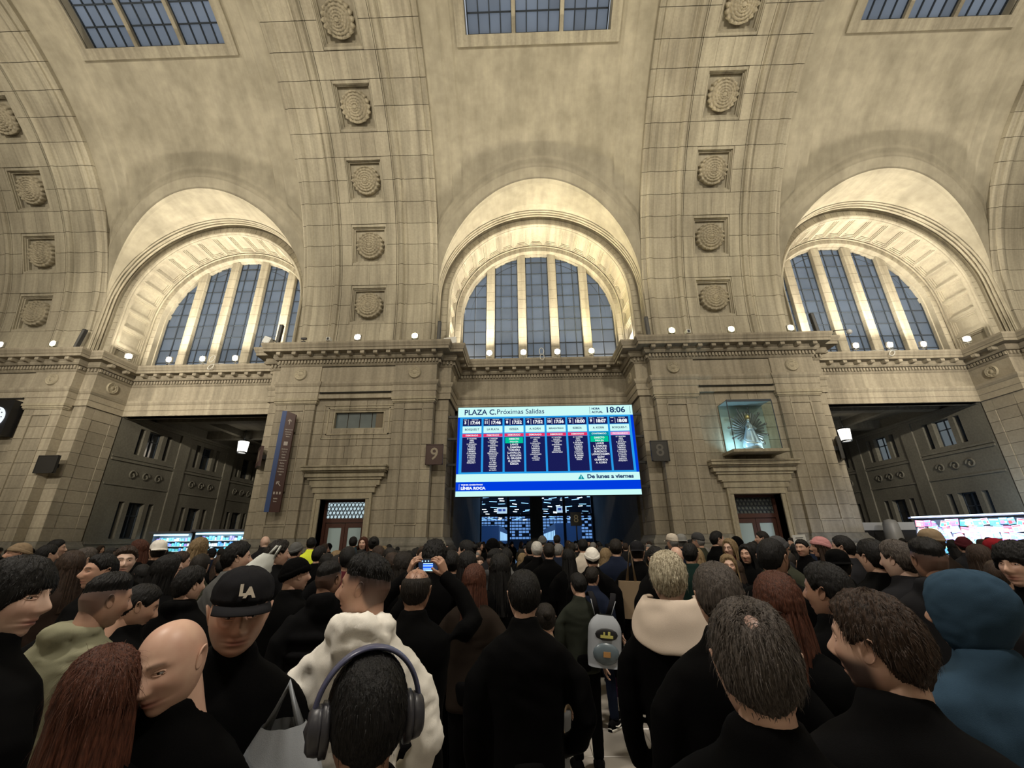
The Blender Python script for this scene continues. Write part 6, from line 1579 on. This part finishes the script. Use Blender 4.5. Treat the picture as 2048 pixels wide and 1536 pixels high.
person(40, 1108, 5.4, 90, 'person in a straw-coloured knit hat at the far left', ('short', 'dark'), 'maroon', hi=1, seed=86, hat=('beanie', 'tan'))
person(108, 1098, 6.4, -90, 'man with a black flat-top looking right before the left edge pier', ('short', 'black'), 'jet', hi=1, seed=87, sk='light')
person(165, 1122, 4.4, -60, 'man in glasses with thin grey hair behind the brown coat', ('short', 'greybrown'), 'dkbrown', hi=1, seed=88, glasses=True, sk='light')
person(315, 1105, 5.6, 10, 'person in a white cap near the left stall', ('short', 'dark'), 'jet', hi=1, seed=89, hat=('capback', 'white'))
person(278, 1100, 6.2, 70, 'red-brown haired woman with a pale hood by the left stall', ('long', 'auburn'), 'jet', hi=1, seed=90)
person(395, 1098, 5.6, -50, 'woman with blond streaked hair in front of the lit kiosk', ('long', 'fair'), 'jet', hi=1, seed=91, sk='light')
person(355, 1128, 4.6, -80, 'person with brown hair looking right before the lit kiosk', ('short', 'brown'), 'dkbrown', hi=1, seed=92, sk='light')
person(1092, 1240, 3.3, 10, 'small girl with a dark bun and a fur collar beside the boy', ('bun', 'dark'), 'tan', hi=1, seed=93, wide=.85, pants='grey', baggy=1.3, hem=.62)
person(1000, 1140, 3.6, 5, 'person with shiny black hair clip behind the black coat man', ('long', 'black'), 'jet', hi=1, seed=94)
person(1440, 1200, 1.6, 10, 'dark head half hidden left of the thinning-haired man', ('short', 'greybrown'), 'jet', hi=1, seed=95, hairthick=0.013)
person(1560, 1215, 1.7, 0, 'dark reddish-haired head behind the thinning-haired man', ('long', 'auburn'), 'jet', hi=1, seed=96)
person(1085, 1084, 9.5, 0, 'person in a grey knitted hat far down the middle of the crowd', ('short', 'grey'), 'charcoal', hi=1, seed=97, hat=('beanie', 'grey'))
person(1114, 1081, 11, 0, 'tall man with a pinkish neck before the middle archway', ('short', 'dark'), 'black', hi=1, seed=98, sk='light')
# sequin backpack of the girl
c = at(1140, 1315, 3.05); o = obj('backpack', None, None, (c.x, c.y, c.z-1.02), (R_(0), R_(-14), R_(20)), label='pink and silver sequin backpack of the small girl', cat='backpack')
o.location.z = c.z-.92
backpack(o, 'charcoal', 1, w_=.25, h=.36, dp=.12, z=.92)
SEQ = plain('pink_sequins', (.55, .16, .22), .22, .75, bump=1.0, bscale=140); SEQ2 = plain('silver_sequins', (.55, .48, .42), .22, .8, bump=1.0, bscale=140)
MB().ell((0, -.225, .845), (.10, .035, .10), 10, 18).build('pink_sequin_panel', SEQ, o); MB().ell((0, -.215, 1.00), (.095, .03, .075), 10, 18).build('silver_sequin_panel', SEQ2, o)
# white bag carried above the crowd, tote bag, paper sign
c = at(510, 1135, 3.55); o = obj('plastic_bag', None, None, c, (0, .2, .4), label='white plastic bag sticking up beside the man in the grey jumper', cat='bag')
P = [[((.03+.085*math.sin(.25+q*1.8)+.018*ns(k_*.9, q*6, 1))*math.cos(2*PI*k_/20)+.07*(1-q)**2, (.015+.05*math.sin(q*1.9)+.012*ns(k_, q*5, 3))*math.sin(2*PI*k_/20), .12-.30*q) for k_ in range(20)] for q in [i/12 for i in range(13)]]
MB().grid(P, 0, True, closed_v=True).build('bag_body', cloth('bagwhite', (.55, .57, .54), rough=.4), o)
MB().tube([(.06, 0, .10), (.10, 0, .19), (.13, 0, .20), (.11, 0, .09)], .010, 6).build('handle', MATS['cloth_bagwhite'], o)
c = at(1262, 1190, 5.0); o = obj('tote_bag', None, None, (c.x, c.y, c.z-.25), (0, .05, 0), label='cream cloth tote bag hanging on a long strap right of the boy', cat='bag')
MB().box(-.15, .15, -.03, .03, 0, .40).build('bag_body', CL['tan'], o); MB().tube([(-.05, 0, .40), (.0, 0, .80), (.05, 0, .40)], [(.018, .006)]*3, 6).build('handle', CL['tan'], o)
c = at(1600, 1081, 6.6); o = obj('paper_sign', None, None, c, (0, -.04, .0), label='white printed paper sign held up over the crowd by the right pier', cat='sign')
MB().box(-.10, .10, 0, .004, -.085, .085).build('paper_sheet', cloth('paper', (.55, .55, .52), rough=.6), o)
for z, w_ in ((.04, .06), (.02, .045), (-.005, .055), (-.03, .05)): MB().box(-w_, w_, -.002, 0, z-.004, z+.004).build('print_line', BLACK, o)

# ================================================================ THE CROWD
random.seed(21)
taken = [(o.location.x, o.location.y) for o in bpy.data.objects if o.name.startswith('person') and o.parent is None]
ZONE = [(-60, -14.8, 'by the left archway'), (-14.8, -5.4, 'before the left pier'), (-5.4, 5.4, 'before the middle archway'), (5.4, 14.8, 'before the right pier'), (14.8, 60, 'by the right archway')]
VAR = [('black-haired', ('short', 'black'), None, 'jet', 'black coat', .55), ('brown-haired', ('short', 'brown'), None, 'charcoal', 'charcoal coat', .6), ('long black-haired', ('long', 'black'), None, 'black', 'black jacket', .8), ('long brown-haired', ('long', 'brown'), None, 'jet', 'black jacket', .8),
       ('dark-capped', ('short', 'dark'), ('cap', 'charcoal'), 'navy', 'navy jacket', .8), ('black-beanied', ('short', 'dark'), ('beanie', 'jet'), 'black', 'black jacket', .8), ('grey-haired', ('short', 'grey'), None, 'navy', 'navy jacket', .8), ('fair-haired', ('long', 'fair'), None, 'dkbrown', 'brown coat', .6),
       ('bald', ('bald', 'grey'), None, 'jet', 'black jacket', .8), ('dark-haired', ('short', 'dark'), None, 'midgrey', 'grey jacket', .8), ('dark-haired', ('short', 'dark'), None, 'olive', 'olive jacket', .8), ('grey-beanied', ('short', 'dark'), ('beanie', 'midgrey'), 'charcoal', 'charcoal coat', .6), ('dark-haired', ('short', 'black'), None, 'maroon', 'dark red jacket', .8), ('pale-capped', ('short', 'dark'), ('cap', 'ltgrey'), 'black', 'black jacket', .8)]
WT = [10, 6, 6, 5, 2, 2, 2, 2, 1, 2, 2, 1, 1, 1]
protos = {}
def crowd_one(x, y, H, vi, turn, tt):
    nm_, hair_, hat_, top_, gar, hem_ = VAR[vi]
    zone = 'inside the middle archway' if y > 23 else ([z for a, b_, z in ZONE if a <= x*21/max(y, 6) < b_] or ['by the right archway'])[0]
    how = {0: 'seen from behind', 1: 'turned sideways', 2: 'facing the camera'}[turn]
    rel = {0: random.uniform(-35, 35), 1: random.choice((-1, 1))*random.uniform(60, 110), 2: random.uniform(160, 200)}[turn]
    art = 'a' if True else ''
    label = '%s person in %s, %s, %s in crowd %s' % (nm_, gar, how, 'close' if y < 6 else ('midway' if y < 9.5 else 'far back'), zone.replace('the ', ''))
    key = vi
    view = math.atan2(-(x-CX), y); yaw = view+R_(rel)
    if key not in protos:
        t, hd = person(0, 0, 0, 0, label, hair_, top_, 'jacket', hi=0, wp=(x, y, 1.635), H=1.75, hat=hat_, hem=hem_, sk=('mid', 'light', 'tan')[vi % 3], vox=.032, wrinkle=.004, seed=vi, stub='dark', hairthick=0.012)
        protos[key] = t; r = t
    else:
        p = protos[key]; r = p.copy(); COL.objects.link(r)
        for ch in p.children:
            c_ = ch.copy(); COL.objects.link(c_); c_.parent = r
            for g_ in ch.children: d_ = g_.copy(); COL.objects.link(d_); d_.parent = c_
    r.location = (x, y, 0); r.rotation_euler = (0, 0, yaw); s_ = H/1.75; r.scale = (s_, s_, s_); r['label'] = label; r['group'] = 'packed crowd '+zone
    return r
far_list = []
def crowd_far(x, y, H, vi, turn, tt): far_list.append((x, y, H, vi, math.atan2(-(x-CX), y)+R_(random.uniform(-35, 35) if turn == 0 else random.uniform(60, 300))))
def build_far():
    """the countless heads at the back: one object"""
    bpy.context.view_layer.update(); mb = MB(); mats = []; cache = {}
    for x, y, H, vi, yaw in far_list:
        if vi not in protos: vi = 0
        if vi not in cache:
            L_ = []; p = protos[vi]; inv = p.matrix_world.inverted()
            for ch in [c for c in p.children_recursive if c.type == 'MESH' and not c.name.startswith('shoe')]:
                me = ch.data; M_ = inv @ ch.matrix_world; co = np.empty(len(me.vertices)*3); me.vertices.foreach_get('co', co); co = co.reshape(-1, 3) @ np.array(M_.to_3x3()).T+np.array(M_.translation)
                idx = []
                for m_ in me.materials:
                    if m_ not in mats: mats.append(m_)
                    idx.append(mats.index(m_))
                L_.append((co, [tuple(f.vertices) for f in me.polygons], [idx[f.material_index] for f in me.polygons]))
            cache[vi] = L_
        s_ = H/1.75*protos[vi].scale[0]**0; c_, n_ = math.cos(yaw), math.sin(yaw); Rm = np.array([[c_, -n_, 0], [n_, c_, 0], [0, 0, 1]])*s_
        for co, fs, ms in cache[vi]:
            P = co @ Rm.T+np.array([x, y, 0]); n = len(mb.v); mb.v += [tuple(q) for q in P]; mb.f += [tuple(i+n for i in f) for f in fs]; mb.m += ms; mb.sm += [True]*len(fs)
    me = mb.mesh('crowd', mats); ca = me.color_attributes.new('tone', 'FLOAT_COLOR', 'POINT'); ca.data.foreach_set('color', [1.]*(4*len(me.vertices)))
    obj('crowd', me, None, label='the packed mass of small dark heads farthest back, before the piers and inside the middle archway', cat='crowd', kind='stuff')
ncrowd = 0
def fill(y0, y1, step, jit, xf, cap):
    global ncrowd
    y = y0; row = 0
    while y < y1:
        lim0, lim1 = xf(y); x = lim0+(row % 2)*step/2
        while x < lim1:
            X, Y = x+random.uniform(-jit, jit), y+random.uniform(-jit, jit)
            x += step
            if random.random() < .06 or ncrowd >= cap: continue
            if Y < 7.0 and -1.75 < X < .62: continue
            if any((X-a)**2+(Y-b_)**2 < .46**2 for a, b_ in taken): continue
            if Y > 19.6 and abs(((X+B/2) % B)-0) < 5.3 or Y > 19.6 and abs(((X+B/2) % B)-B) < 5.3: continue
            if abs(X-18.2) < 4.6 and 14.2 < Y < 20.5: continue
            r = random.random(); taken.append((X, Y))
            (crowd_one if ncrowd < 185 else crowd_far)(X, Y, random.uniform(1.56, 1.80) if Y < 12 else random.uniform(1.60, 1.84), random.choices(range(len(VAR)), WT)[0], 0 if r < .70 else (1 if r < .92 else 2), 0); ncrowd += 1
        y += step*.82; row += 1
fill(3.9, 8.2, .74, .14, lambda y: (-1.2-1.15*y, -1.2+1.15*y), 125)
fill(8.4, 13.5, .98, .2, lambda y: (-1.2-1.18*y, -1.2+1.16*y), 225)
fill(13.8, 20.5, 1.5, .3, lambda y: (-1.2-1.2*y, -1.2+1.18*y), 285)
fill(24.5, 36, 1.15, .25, lambda y: (-4.4, 4.4), 345)

build_far()
# ---------------------------------------------------------------- lettering becomes real mesh
bpy.context.view_layer.update(); dg = bpy.context.evaluated_depsgraph_get()
for o in [o for o in bpy.data.objects if o.type == 'FONT']:
    me = bpy.data.meshes.new_from_object(o.evaluated_get(dg)); n_ = o.name; mats = [m_ for m_ in o.data.materials]
    if not me.materials:
        for m_ in mats: me.materials.append(m_)
    q = bpy.data.objects.new('tmp_text', me); COL.objects.link(q); q.parent = o.parent; q.location = o.location; q.rotation_euler = o.rotation_euler; q.scale = o.scale
    bpy.data.objects.remove(o); q.name = n_
